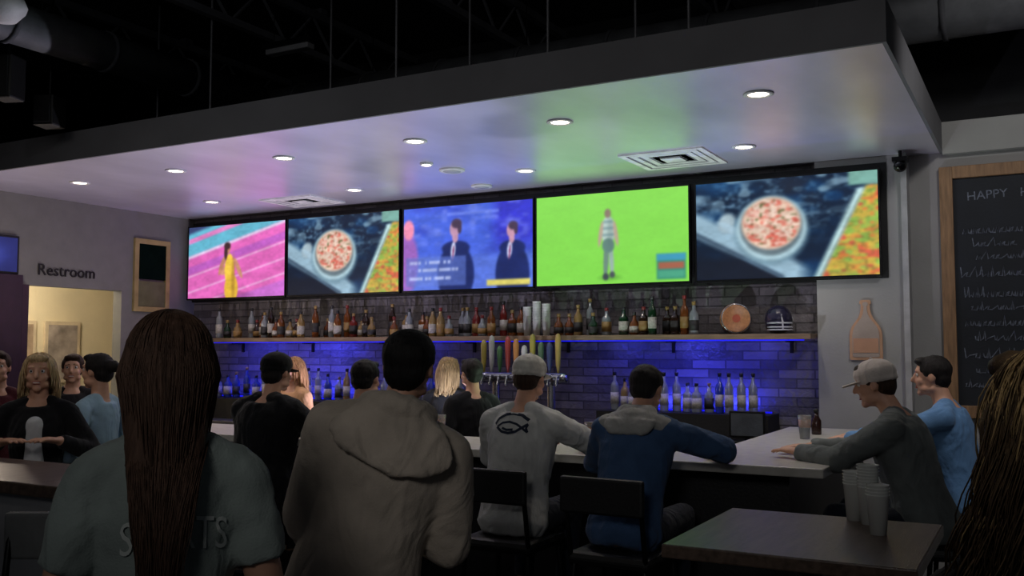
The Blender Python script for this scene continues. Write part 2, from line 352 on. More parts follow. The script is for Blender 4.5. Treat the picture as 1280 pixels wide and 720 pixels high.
MB().box((-1.445, 7.2503, 2.13), (-.94, 7.2595, 2.96)).build('end_panel', M_black, t)
# ------------------------------------------------------------ downlights etc in soffit
dlp = MB().lathe([(.055, 0), (.08, 0), (.083, -.006), (.072, -.010), (.06, -.010), (.055, 0)])
M_lamp = mat('lamp_glow', (255, 236, 215), .5, emit=9, var=0, bump=0)
ring0 = None
spots = [(948,117),(700,152),(519,176),(355,197),(220,213),(100,228),(930,183),(657,213),(443,237),(265,252)]
wh = ['over the right food screen, nearest the bar front','in the green glow, nearest the bar front','front row, third from the right','front row, fourth from the right','front row, fifth from the right','front row, leftmost','back row above the right food screen','back row between green and blue screens','back row above the left food screen','back row above the pink track screen']
for i, (x, y) in enumerate(spots):
    p = P(x, y, Z=ZS)
    t = thing('ceiling_downlight', 'recessed round ceiling downlight, '+wh[i], 'ceiling light', (p.x, p.y, ZS), 0, 'downlights in the soffit')
    if ring0 is None:
        ring0 = dlp.build('trim_ring', mat('ring_white', (205, 205, 205), .6), t, True); lm0 = MB().lathe([(.0005, -.004), (.056, -.004), (.056, 0), (.0005, 0)]).build('lens', M_lamp, t, True)
    else:
        for q in (ring0, lm0): c = q.copy(); COL.objects.link(c); c.parent = t
    light('SPOT', (0, 0, -.03), 17, (1, .87, .74), t, .05, name='bulb', spot=115)
def vent(x, y, w, d, lb):
    p = P(x, y, Z=ZS); t = thing('ceiling_vent', lb, 'air vent', (p.x, p.y, ZS))
    fr = MB()
    for k in range(4):
        a = w/2*(1-.2*k); b = d/2*(1-.2*k); c = .042*w/.62; z = -.012+.003*k
        fr.box((-a, -b, z), (a, -b+c, 0)); fr.box((-a, b-c, z), (a, b, 0)); fr.box((-a, -b+c, z), (-a+c, b-c, 0)); fr.box((a-c, -b+c, z), (a, b-c, 0))
    M_v = mat('vent_white', (225, 225, 225), .6)
    fr.build('louver_frame', M_v, t); MB().box((-w/2+.01, -d/2+.01, -.003), (w/2-.01, d/2-.01, -.0005)).build('backing', mat('vent_shadow', (130, 130, 134), .8), t)
    fr2 = MB(); fr2.box((-w*.12, -d*.12, -.014), (w*.12, d*.12, -.006)); fr2.build('center_plate', M_v, t)
vent(842, 198, .62, .62, 'large square white ceiling vent above the right food screen')
vent(378, 251, .62, .5, 'smaller square white ceiling vent above the left food screen')
def ceil_dev(x, y, r, lb, nm='ceiling_speaker'):
    p = P(x, y, Z=ZS); t = thing(nm, lb, 'ceiling speaker', (p.x, p.y, ZS)); MB().lathe([(r, 0), (r, -.012), (r*.85, -.018), (.01, -.012), (.001, -.012)]).build('grille', mat('ring_white', (205, 205, 205)), t, True)
    MB().lathe([(r*.7, -.013), (r*.7, -.017), (.001, -.018)]).build('cone_cover', M_lamp if r < .08 else M_panelwhite, t, True)
ceil_dev(533, 204, .05, 'tiny lit round fixture left of the round ceiling speaker'); ceil_dev(565, 212, .1, 'round ceiling speaker between the two downlight rows'); ceil_dev(602, 232, .09, 'round ceiling speaker close above the blue studio screen')
t = thing('security_camera', 'small black dome security camera at the right end of the television row', 'security camera', (-.83, 7.13, 2.9))
MB().box((-.05, -.05, .03), (.05, .06, .06)).build('bracket', M_blackmetal, t); MB().ell((0, -.01, 0), (.045, .045, .045)).build('dome', mat('gloss_black', (8, 8, 10), .1), t, True); MB().cap((0, 0, .03), (0, 0, .1095), .012, .012, e1=False).build('arm', M_blackmetal, t)
# ------------------------------------------------------------ exposed ceiling
for i, x in enumerate((197, 263, 413, 495, 587, 685, 795, 862)):
    q = P(x, 120, Y=4.9 if i % 2 else 5.3)
    t = thing('hanger_rod', 'thin steel hanger rod of the soffit, %s from the left' % ['first','second','third','fourth','fifth','sixth','seventh','eighth'][i], 'hanger rod', (q.x, q.y, ZT), 0, 'rods that hang the soffit')
    MB().cap((0, 0, .012), (0, 0, ZC-ZT-.002), .008, .008).build('rod', mat('dull_rod', (110, 110, 114), .5, .4), t, True); MB().lathe([(.03, 0), (.03, .012), (.014, .02), (.014, .04)], n=6).build('anchor_nut', M_steel, t)
M_joist = mat('joist_paint', (74, 75, 80), .8); M_duct = mat('duct_galvanized', (88, 90, 94), .6, .3)
for i in range(6):
    x = -8.2+1.55*i
    b = MB(); b.box((x-.03, -1, 4.3), (x+.03, YW, 4.36)); b.box((x-.03, -1, 3.98), (x+.03, YW, 4.03))
    y = -1; k = 0
    while y < YW-.3:
        b.tube([(x, y, 4.32 if k % 2 else 4.0), (x, y+.3, 4.0 if k % 2 else 4.32)], .012, 5); y += .3; k += 1
    for y in (0, 3, 6): b.box((x-.04, y-.04, 4.36), (x+.04, y+.04, ZC))
    tag(b.build('ceiling_joist', M_joist), 'dark open-web roof joist, %s from the left' % ['first','second','third','fourth','fifth','sixth'][i], 'joist', 'roof joists')
def duct(p0, p1, r, lb):
    t = thing('air_duct', lb, 'duct', p0); d = V(p1)-V(p0)
    MB().tube([(0, 0, 0), d], r, 20).build('duct_tube', M_duct, t, True)
    n = int(d.length/.7)
    for k in range(1, n): MB().tube([d*(k/n)-d.normalized()*.015, d*(k/n)+d.normalized()*.015], r+.012, 20).build('duct_ring', M_joist, t, True)
    for k in range(1, 6): q = d*(k/6); MB().cap(q+V((0, 0, r)), q+V((0, 0, ZC-p0[2]-.001)), .006, .006, n=6, e1=False).build('hanger_strap', M_blackmetal, t)
duct((-7.8, 6.4, 3.74), (1, 6.4, 3.74), .2, 'long round dark air duct running above the soffit'); duct((-5.9, 0, 3.78), (-5.9, 6.1, 3.78), .14, 'narrow dark duct running towards the bar')
def hang_box(px, py, Y, w, h, lb):
    p = P(px, py, Y=Y); t = thing('hanging_speaker', lb, 'speaker', p, R(20)); h2 = h/2
    MB().box((-w/2, -w/2, -h2), (w/2, w/2, h2)).build('cabinet', M_black, t, bevel=.012); MB().box((-w/2+.02, -w/2-.012, -h2+.02), (w/2-.02, -w/2, h2-.02)).build('grille', mat('speaker_grille', (24, 24, 26), .9, bump=.6, bscale=300), t)
    MB().cap((0, 0, h2), (0, 0, ZC-p.z-.001), .01, .01, e1=False).build('mount_pole', M_blackmetal, t, True)
hang_box(10, 98, 4.0, .16, .3, 'black speaker hanging at the far left of the dark ceiling'); hang_box(62, 140, 4.35, .16, .22, 'smaller black speaker hanging just above the soffit edge')
p = P(362, 62, Y=5.2); t = thing('strip_light', 'dim unlit strip light in the dark ceiling', 'ceiling light', p); MB().box((-.2, -.04, -.02), (.2, .04, .02)).build('diffuser', mat('dim_diffuser', (120, 120, 122), .6), t, bevel=.008); MB().box((-.22, -.05, .02), (.22, .05, .06)).build('housing', M_blackmetal, t)
for a in (-.15, .15): MB().cap((a, 0, .06), (a, 0, ZC-p.z-.001), .004, .004, e1=False).build('suspension_wire', M_blackmetal, t)
p = P(4, 8, Y=3.6); t = thing('pendant_lamp', 'pale round pendant lamp in the top left corner', 'pendant lamp', p)
MB().lathe([(.001, -.1), (.08, -.09), (.13, -.03), (.14, .0), (.12, .05), (.03, .08), (.02, .1)]).build('lamp_shade', mat('lamp_shade_white', (210, 210, 212), .6), t, True); MB().cap((0, 0, .1), (0, 0, ZC-p.z-.001), .006, .006, e1=False).build('cord', M_black, t)
# ------------------------------------------------------------ back bar
x0 = P(262, 420, Y=7.08).x; x1 = -1.45; zsh = 1.735
t = thing('wall_shelf', 'long wooden liquor shelf under the televisions', 'shelf', (0, 0, 0))
MB().box((x0, 7.06, zsh-.04), (x1, YW-.002, zsh)).build('board', M_wood, t, bevel=.004)
for k in range(7):
    x = x0+.2+(x1-x0-.4)*k/6
    b = MB(); b.box((x-.012, 7.2, zsh-.06), (x+.012, YW, zsh-.04)); b.box((x-.012, YW-.02, zsh-.14), (x+.012, YW, zsh-.06)); b.build('bracket', M_blackmetal, t)
M_led = mat('blue_led', (20, 24, 255), .5, emit=.7, var=0, bump=0)
MB().box((x0+.05, 7.07, zsh-.05), (x1-.05, 7.085, zsh-.042)).build('led_strip', M_led, t)
for cx_, ww, e in ((-7.0, .3, 2.0), (-6.1, .45, 3.6), (-5.1, .3, 1.2), (-3.0, .25, .9), (-2.4, .25, 2.0), (-1.9, .2, .5)):
    light('AREA', (cx_, 7.09, zsh-.058), e, (.05, .055, 1), None, ww, .03, (R(38), 0, 0), name='shelf_led')
zb = 1.14
t = thing('back_bar_cabinet', 'long black back bar cabinet with stepped bottle riser', 'cabinet', (0, 0, 0))
MB().box((-7.9, 6.78, 0), (-1.68, YW-.002, .9)).build('cabinet_body', M_black, t)
MB().box((-7.9, 6.74, .9), (-1.66, YW-.002, .94)).build('worktop', mat('back_bar_top', (60, 60, 66), .3), t, bevel=.004)
for k in range(9):
    xx = -7.85+k*.685
    dd = MB().box((xx, 6.755, .08), (xx+.65, 6.78, .86)).build('cabinet_door', mat('cooler_door', (28, 28, 32), .25), t, bevel=.004); MB().cap((xx+.06, 6.74, .5), (xx+.06, 6.74, .75), .008, .008).build('door_handle', M_steel, dd, True)
MB().box((-7.6, 7.0, .94), (-4.35, 7.34, zb)).build('bottle_riser', M_black, t); MB().box((-3.1, 7.0, .94), (-1.75, 7.34, zb)).build('bottle_riser', M_black, t)
for a, b in ((-7.55, -4.4), (-3.05, -1.8)): MB().box((a, 7.315, zb), (b, 7.33, zb+.01)).build('led_strip', M_led, t)
for cx_, ww, e in ((-7.0, .5, 2.4), (-6.0, .7, 4), (-5.0, .4, 1.6), (-2.6, .35, 4.2), (-2.1, .3, 4.6)):
    light('AREA', (cx_, 7.25, zb+.02), e, (.04, .05, 1), None, ww, .03, (R(170), 0, 0), name='riser_led')
profs = {'tall slim': ([(.030, 0), (.033, .01), (.033, .19), (.027, .21), (.013, .235), (.012, .28)], .28, (.05, .14), 0),
         'round-shouldered': ([(.034, 0), (.037, .01), (.037, .14), (.032, .165), (.015, .19), (.013, .23)], .23, (.03, .11), 0),
         'square': ([(.033, 0), (.036, .008), (.036, .13), (.032, .145), (.015, .16), (.014, .2)], .2, (.03, .11), .7),
         'squat': ([(.034, 0), (.040, .02), (.040, .07), (.034, .10), (.016, .12), (.014, .16)], .16, (.02, .07), 0)}
cols = {'amber': (120, 66, 28), 'dark green': (24, 56, 34), 'clear': (140, 146, 152), 'dark brown': (46, 28, 20), 'red': (120, 40, 36), 'pale gold': (150, 122, 76), 'blue': (50, 70, 160)}
BP = {}
M_label = [mat('paper_label_white', (160, 156, 150), .8, var=.3, scale=60), mat('paper_label_black', (28, 26, 28), .6), mat('paper_label_gold', (130, 100, 52), .5)]
def bottle(shape, col, li, loc, label, group, rz=0):
    k = (shape, col, li)
    if k not in BP:
        pr, h, lb, sq = profs[shape]; r = pr[1][0]+.0012
        t = thing('liquor_bottle', label, 'bottle', loc, rz, group)
        MB().lathe(pr, n=14, sq=sq).build('glass_body', mat('glass_'+col.replace(' ', '_'), cols[col], .08, 0, .1, bump=0, trans=.35), t, True)
        MB().lathe([(.015, h-.005), (.016, h+.02), (.014, h+.024)], n=10).build('cap', mat('bottle_cap_%d' % li, [(30, 30, 32), (130, 106, 60), (110, 30, 30)][li], .4), t, True)
        MB().lathe([(r, lb[0]), (r, lb[1])], n=14, sq=sq).build('paper_label', M_label[li], t, True)
        BP[k] = t; return t
    return dup(BP[k], loc, rz, label, group)
ORD = ['first','second','third','fourth','fifth','sixth','seventh','eighth','ninth','tenth','eleventh','twelfth','thirteenth','fourteenth','fifteenth','sixteenth','seventeenth','eighteenth','nineteenth','twentieth','twenty-first','twenty-second','twenty-third','twenty-fourth','twenty-fifth','twenty-sixth','twenty-seventh','twenty-eighth']
zones = [(-6.52, 'under pink track screen'), (-5.13, 'under left food screen'), (-3.75, 'under blue studio screen'), (-2.36, 'under green pitch screen'), (9, 'under right food screen')]
cnt = {}
LN = ['white', 'black', 'gold']
x = x0+.08
while x < x1-.07:
    skip = (-2.30 < x < -1.58) or (-3.88 < x < -3.56)
    if not skip and random.random() < .96:
        sh = random.choices(list(profs), [3, 3, 2, 3])[0]; co = random.choices(list(cols), [4, 2, 4, 4, 1, 3, .4])[0]; li = random.choices([0, 1, 2], [3, 3, 2])[0]
        zn = [z for lim, z in zones if x < lim][0]; cnt[zn] = cnt.get(zn, 0)+1
        bottle(sh, co, li, (x, 7.18+random.uniform(-.06, .07), zsh), '%s %s bottle, %s label, %s from left on shelf %s' % (sh, co, LN[li], ORD[cnt[zn]-1], zn), 'bottles on the upper shelf', random.uniform(-.1, .1))
    x += random.uniform(.080, .088) if not skip else .1
for a, b, nm in ((-7.5, -4.45, 'left'), (-3.0, -1.82, 'right')):
    x = a; i = 0
    while x < b:
        i += 1; sh = random.choice(['tall slim', 'tall slim', 'round-shouldered', 'square']); co = random.choice(['clear', 'clear', 'blue', 'pale gold', 'clear']); li = random.choice([0, 0, 1])
        bottle(sh, co, li, (x, 7.12+random.uniform(-.04, .05), zb+.001), '%s %s bottle, %s label, %s from left on %s blue-lit riser' % (sh, co, LN[li], ORD[i-1], nm), 'bottles on the blue-lit risers', random.uniform(-.1, .1))
        x += random.uniform(.112, .15) if nm == 'left' else random.uniform(.082, .09)
def cupstack(loc, n, lb, m, r=.036, h=.11, step=.022, grp=None):
    t = thing('plastic_cup_stack', lb, 'cup stack', loc, 0, grp)
    for k in range(n):
        z = k*step; MB().lathe([(r*.72, z), (r, z+h), (r+.003, z+h+.003), (r-.002, z+h-.001), (r*.68, z+.004)], n=14).build('cup', m, t, True)
M_cup = mat('white_cup', (180, 180, 176), .4, bump=0)
for k in range(3): cupstack((-3.8+.09*k, 7.16, zsh), [7, 9, 8][k], 'stack of pale cups on the upper shelf, %s of three' % ['left one', 'middle one', 'right one'][k], M_cup, grp='cup stacks on the upper shelf')
p = P(917, 394, Y=7.15); Mx = Matrix.Rotation(R(90), 3, 'X')
t = thing('wooden_barrel', 'small light wooden barrel lying end-on on the upper shelf', 'barrel', (p.x, 7.2, zsh+.118), R(20))
MB().lathe([(.001, -.08), (.095, -.08), (.1, -.09), (.115, -.02), (.117, .0), (.115, .02), (.1, .09), (.095, .08), (.001, .08)], M=Mx, n=24).build('cask', mat('barrel_wood', (160, 108, 70), .5, stretch=(8, 1, 8)), t, True)
for y in (-.06, .06): MB().lathe([(.108, y-.01), (.113, y-.01), (.113, y+.01), (.108, y+.01)], M=Mx, n=24).build('hoop', M_steel, t, True)
MB().lathe([(.001, .084), (.03, .084), (.03, .0805), (.001, .0805)], M=Mx).build('end_plate', mat('copper_plate', (150, 70, 50), .4), t)
p = P(971, 396, Y=7.15); t = thing('sports_helmet', 'dark sports helmet with pale face guard beside the wooden barrel', 'helmet', (p.x, 7.2, zsh), R(25))
h = MB(); h.ell((0, 0, .11), (.1, .115, .105)); h.ell((0, .01, .06), (.095, .1, .058)); remesh('shell', h, mat('helmet_shell', (38, 36, 60), .25), t, .008, 3)
g = MB()
for z in (.05, .08, .03): g.tube([(-.09, -.05, z), (-.07, -.12, z), (0, -.15, z), (.07, -.12, z), (.09, -.05, z)], .006, 6)
g.tube([(0, -.15, .03), (0, -.145, .09), (0, -.1, .13)], .006, 6); g.build('face_guard', mat('face_guard_grey', (170, 170, 180), .4), t, True)
MB().ell((.1, 0, .1), (.006, .03, .03)).build('side_emblem', M_panelwhite, t, True)
ta = P(606, 470, Y=6.95).x; tb = P(704, 470, Y=6.95).x
t = thing('beer_tap_tower', 'long steel beer tap tower with colourful handles in the middle of the back bar', 'beer taps', ((ta+tb)/2, 6.95, .941))
w = tb-ta; tw = MB(); tw.cap((-w/2, 0, .45), (w/2, 0, .45), .045, .045, n=18)
for s in (-.35, .35): tw.cap((s*w, 0, .02), (s*w, 0, .43), .035, .035, False); tw.lathe([(.07, 0), (.07, .012), (.04, .03)], (s*w, 0, 0))
remesh('tower_pipe', tw, M_steel, t, .012, 2)
tc = [(150, 136, 60), (160, 160, 156), (56, 96, 56), (130, 50, 44), (160, 110, 60), (170, 170, 166), (140, 130, 60), (76, 100, 76), (60, 70, 110), (160, 136, 76)]
for k in range(10):
    x = -w/2+.02+(w-.04)*k/9; hh = .2+.05*math.sin(k*2.3)
    q = MB().lathe([(.008, .49), (.012, .52), (.02, .56), (.026, .55+hh*.8), (.018, .55+hh), (.002, .56+hh)], (x, -.05, 0), 10).build('tap_handle', mat('tap_handle_%d' % k, tc[k], .35, bump=0), t, True)
    q2 = MB(); q2.cap((x, 0, .46), (x, -.07, .46), .014, .012); q2.cap((x, -.07, .46), (x, -.09, .39), .01, .009); q2.build('faucet', M_steel, q, True)
t = thing('card_terminal', 'small dark payment terminal at the end of the back bar', 'payment terminal', (-1.86, 6.86, .941), R(0))
MB().box((-.12, -.06, 0), (.12, .06, .03)).build('base', M_blackmetal, t, bevel=.006); MB().box((-.13, -.02, .05), (.13, .0, .24)).build('monitor', M_blackmetal, t, bevel=.006); MB().box((-.02, -.015, .03), (.02, .015, .06)).build('stem', M_blackmetal, t)
MB().box((-.115, -.023, .065), (.115, -.021, .225)).build('display', mat('terminal_display', (70, 74, 80), .2), t)
# ------------------------------------------------------------ bar counter
bx0, bx1, by0, by1, bz = -6.9, -.9, 4.6, 5.25, 1.07
t = thing('bar_counter', 'long L-shaped bar counter with pale top and black front', 'bar counter', (0, 0, 0))
def ell_poly(mb, o, z0, z1):
    pts = [(bx0+o, by0+o), (bx1-o, by0+o), (bx1-o, 7.0), (-1.6+o, 7.0), (-1.6+o, by1-o), (bx0+o, by1-o)]
    n = 6; vs = [(a, b, z0) for a, b in pts]+[(a, b, z1) for a, b in pts]
    return mb.add(vs, [tuple(range(n)), tuple(range(2*n-1, n-1, -1))]+[(i, (i+1) % n, n+(i+1) % n, n+i) for i in range(n)])
ell_poly(MB(), 0, bz-.045, bz).build('countertop', M_quartz, t, bevel=.006)
ell_poly(MB(), .2, .0, bz-.045).build('front_panel', mat('bar_front_black', (22, 22, 25), .5, stretch=(1, 1, 1)), t)
fr = MB(); fr.cap((bx0, by0+.05, .2), (bx1-.05, by0+.05, .2), .022, .022); fr.cap((bx1-.05, by0+.05, .2), (bx1-.05, 6.9, .2), .022, .022)
for k in range(6): fr.cap((bx0+.4+k*1.1, by0+.05, .2), (bx0+.4+k*1.1, by0+.21, .2), .012, .012)
for k in range(3): fr.cap((bx1-.05, 4.9+k*.8, .2), (bx1-.21, 4.9+k*.8, .2), .012, .012)
fr.build('foot_rail', M_steel, t, True)
lr = MB().box((-6.7, 5.28, .0), (-1.9, 5.5, .88)).build('sink_unit', M_steel); tag(lr, 'steel under-bar sink unit behind the counter', 'sink unit')
GP = None
def pint(loc, lb):
    global GP
    if GP is None:
        GP = thing('pint_glass', lb, 'glass', loc, 0, 'drinks on the bar')
        MB().lathe([(.028, 0), (.03, .004), (.042, .145), (.04, .145), (.027, .008), (.001, .008)], n=18).build('glass_body', mat('drink_glass', (210, 215, 220), .05, bump=0, trans=.8), GP, True)
        MB().lathe([(.026, .009), (.0385, .12), (.001, .12)], n=18).build('beer', mat('beer', (170, 100, 30), .2, bump=0), GP, True); return GP
    return dup(GP, loc, 0, lb, 'drinks on the bar')
pint((-1.3, 6.1, bz), 'pint glass on the right leg of the bar between the two men'); pint((-2.22, 4.95, bz), 'pint glass on the bar right of the white-shirted man'); pint((-3.3, 5.05, bz), 'pint glass on the bar near the dark-haired drinker')
t = thing('condiment_bottle', 'small dark condiment bottle on the right leg of the bar', 'bottle', (-1.3, 6.45, bz)); MB().lathe([(.03, 0), (.032, .01), (.032, .09), (.015, .12), (.013, .14)]).build('glass_body', mat('sauce_brown', (40, 20, 16), .2), t, True); MB().lathe([(.015, .14), (.016, .165), (.001, .168)]).build('cap', M_black, t, True)
# ------------------------------------------------------------ right wall objects
p0 = P(1083, 450, Y=7.24); sc = (P(1083, 375, Y=7.24).z-p0.z)/1.0
half = [(.24, 0), (.26, .02), (.26, .40), (.25, .48), (.22, .56), (.17, .63), (.12, .70), (.09, .77), (.075, .84), (.07, .93), (.09, .935), (.09, .98), (.07, 1.0)]
pts = [(x*sc, z*sc) for x, z in half]+[(-x*sc, z*sc) for x, z in reversed(half)]
t = thing('bottle_shaped_sign', 'flat pale bottle-shaped wooden cutout on the grey pier', 'wall decoration', (p0.x, 7.258, p0.z))
MB().prism(pts, -.02, 0).build('wood_cutout', mat('cutout_wood', (186, 146, 116), .7, var=.12, stretch=(3, 3, 1)), t)
MB().prism([(math.copysign(max(abs(x)-.02, .006), x), .02+z*.92) for x, z in pts], -.024, -.02).build('inner_panel', mat('cutout_grey', (166, 152, 142), .7, var=.12), t)
MB().box((-.2*sc, -.027, .12*sc), (.2*sc, -.024, .36*sc)).build('label_panel', mat('cutout_label', (186, 142, 114), .7, var=.1), t)
bx = P(1176, 300, Y=7.33).x; zt = 2.90; zbm = 1.15; bw = 1.7
t = thing('chalkboard', 'large wood-framed chalkboard with white handwriting on the right wall', 'chalkboard', (bx, YW-.001, 0))
fr = MB(); q = .085
for a in ((0, zbm, q, zt), (bw-q, zbm, bw, zt), (q, zt-q, bw-q, zt), (q, zbm, bw-q, zbm+q)): fr.box((a[0], -.045, a[1]), (a[2], 0, a[3]))
fr.build('frame', M_woodv, t, bevel=.004); MB().box((q, -.02, zbm+q), (bw-q, 0, zt-q)).build('slate', M_slate, t)
def scribble(x, z, w, h, seed):
    sc_ = MB(); rd = random.Random(seed); xx = x; pts = []
    while xx < x+w:
        kind = rd.random(); a = .016+rd.random()*.014
        if kind < .25: pts += [(xx, z+h*1.2), (xx+a*.3, z), (xx+a, z+h*.3)]
        elif kind < .5: pts += [(xx, z+h*.6), (xx+a*.2, z+h*.1), (xx+a*.6, z+h*.05), (xx+a, z+h*.6), (xx+a, z)]
        elif kind < .75: pts += [(xx, z+h*.45), (xx+a*.5, z+h*.6), (xx+a*.1, z+h*.1), (xx+a, z+h*.05)]
        else: pts += [(xx, z), (xx+a*.3, z+h*.6), (xx+a*.6, z), (xx+a*.9, z+h*.6), (xx+a, z)]
        xx += a+.008
        if rd.random() < .16 and xx < x+w-.05: xx += .03
    sc_.tube([(a, -.0225, b) for a, b in pts], .0042, 4); sc_.build('handwriting', M_chalk, t)
rows = [(.14, 2.42, .36, .06), (.2, 2.33, .26, .05), (.22, 2.24, .3, .05), (.12, 2.12, .4, .06), (.14, 1.98, .42, .06), (.18, 1.89, .4, .05), (.14, 1.78, .45, .06), (.2, 1.68, .4, .055), (.13, 1.56, .45, .06), (.2, 1.46, .4, .05), (.13, 1.36, .5, .05), (.8, 2.42, .6, .06), (.85, 2.3, .5, .06), (.8, 2.12, .6, .06), (.85, 1.98, .5, .06), (.8, 1.8, .6, .06)]
for i, r in enumerate(rows): scribble(*r, i)
for wd, xx in (('HAPPY', .30), ('HOUR', .62)):
    me = text_mb(wd, .085, .0005); me.materials.append(M_chalk); o = bpy.data.objects.new('heading', me); COL.objects.link(o); o.parent = t; o.location = (xx, -.022, 2.66); o.rotation_euler = (R(90), R(-2 if wd == 'HAPPY' else 1), 0)
ya = P(166, 340, X=XL).y; yb = P(210, 340, X=XL).y; za = P(188, 390, X=XL).z; zz = P(188, 300, X=XL).z
t = thing('menu_board', 'wood-framed dark menu board on the left wall beside the pink screen', 'menu board', (XL, 0, 0))
fr = MB(); q = .05
for a in ((ya, za, ya+q, zz), (yb-q, za, yb, zz), (ya+q, zz-q, yb-q, zz), (ya+q, za, yb-q, za+q)): fr.box((0, a[0], a[1]), (.03, a[2], a[3]))
fr.build('frame', mat('menu_frame_tan', (156, 140, 96), .9, spec=.1), t); MB().box((0, ya+q, za+.33), (.022, yb-q, zz-q)).build('slate', mat('menu_slate', (10, 22, 18), 1, spec=0), t); MB().box((0, ya+q, za+q), (.02, yb-q, za+.31)).build('slat_panel', mat('slat_wood', (100, 100, 74), .9, spec=.1), t)
yy = P(4, 318, X=XL+.04).y; t = thing('small_display', 'small dim blue display at the left frame edge above the dark door', 'display', (XL, yy-.15, P(4, 318, X=XL).z), R(90))
MB().box((-.3, 0, -.17), (.3, .0-.04, .17)).build('bezel', M_black, t, bevel=.006); me = screen_mesh(scr_dim, .56, .3, 12, 8); me.materials.append(SM); o = bpy.data.objects.new('screen', me); COL.objects.link(o); o.parent = t; o.location = (0, -.043, 0)
for px, lb, c in ((76, 'framed picture on the cream corridor wall, seen through the doorway', (150, 140, 134)), (30, 'narrow framed picture at the left of the lit doorway', (160, 140, 120))):
    a = P(px, 440, X=-9.6); t = thing('framed_picture', lb, 'picture', (-9.6, a.y, a.z), R(90)); wd = .22 if px > 50 else .12
    MB().box((-wd, -.03, -.34), (wd, 0, .34)).build('frame', mat('picture_frame', (200, 185, 160), .5), t, bevel=.004); MB().box((-wd+.04, -.033, -.3), (wd-.04, -.03, .3)).build('print', mat('print_%d' % px, c, .6, var=.5, scale=6), t)
t = thing('drinks_ledge', 'wood-capped white half wall ledge at the left edge', 'half wall', (0, 0, 0))
MB().box((-5.6, 2.5, 0), (-3.0, 2.88, 1.04)).build('wall_base', M_panelwhite, t); MB().box((-5.65, 2.44, 1.04), (-2.95, 2.96, 1.09)).build('wood_cap', M_tabwood, t, bevel=.006)
def high_table(x0, x1, y0, y1, z, lb):
    t = thing('pub_table', lb, 'table', ((x0+x1)/2, (y0+y1)/2, 0)); a = (x1-x0)/2; b = (y1-y0)/2
    MB().box((-a, -b, z-.04), (a, b, z)).build('tabletop', M_tabwood, t, bevel=.005)
    MB().cap((0, 0, .03), (0, 0, z-.05), .04, .04, n=18).build('column', M_blackmetal, t, True); MB().box((-.2, -.2, z-.052), (.2, .2, z-.04)).build('mount_plate', M_blackmetal, t)
    MB().lathe([(.001, 0), (.27, 0), (.27, .012), (.06, .03), (.001, .03)], n=28).build('base', M_blackmetal, t, True)
high_table(-1.0, -.3, 2.72, 3.46, 1.05, 'square walnut-topped pub table in the right foreground')
for k, (px, py, n) in enumerate(((1068, 650, 5), (1098, 668, 4), (1086, 655, 8))):
    pp = P(px, py, Z=1.05)
    cupstack((pp.x, pp.y, 1.05), n, ['middle-height stack of clear cups on the pub table', 'shortest stack of clear cups on the pub table', 'tallest stack of clear cups at the back of the pub table'][k], M_plastic, r=.034, h=.12, step=.010, grp='cup stacks on the pub table')
# ------------------------------------------------------------ bar stools
def stool(loc, rz, lb, m=M_black, nm='bar_stool'):
    t = thing(nm, lb, 'bar stool', loc, rz, 'bar stools'); Z = .72
    s = MB(); s.box((-.2, -.19, Z-.06), (.2, .2, Z)); s.build('seat', m, t, bevel=.025)
    for sx in (-1, 1):
        for sy in (-1, 1):
            MB().cap((sx*.17, sy*.16, Z-.06), (sx*.22, sy*.21, .012), .014, .012, n=8).build('leg', M_blackmetal, t, True)
        MB().cap((sx*.18, -.17, Z-.05), (sx*.18, -.23, 1.0), .013, .011, n=8).build('back_post', M_blackmetal, t, True)
    f = MB(); z = .27; q = [(.2, .19), (-.2, .19), (-.2, -.19), (.2, -.19)]
    for i in range(4): a = q[i]; b = q[(i+1) % 4]; f.cap((*a, z), (*b, z), .01, .01, n=8)
    f.build('footrest', M_blackmetal, t, True)
    b = MB(); b.box((-.2, -.25, .9), (.2, -.215, 1.06)); b.build('backrest', m, t, bevel=.012)
    return t
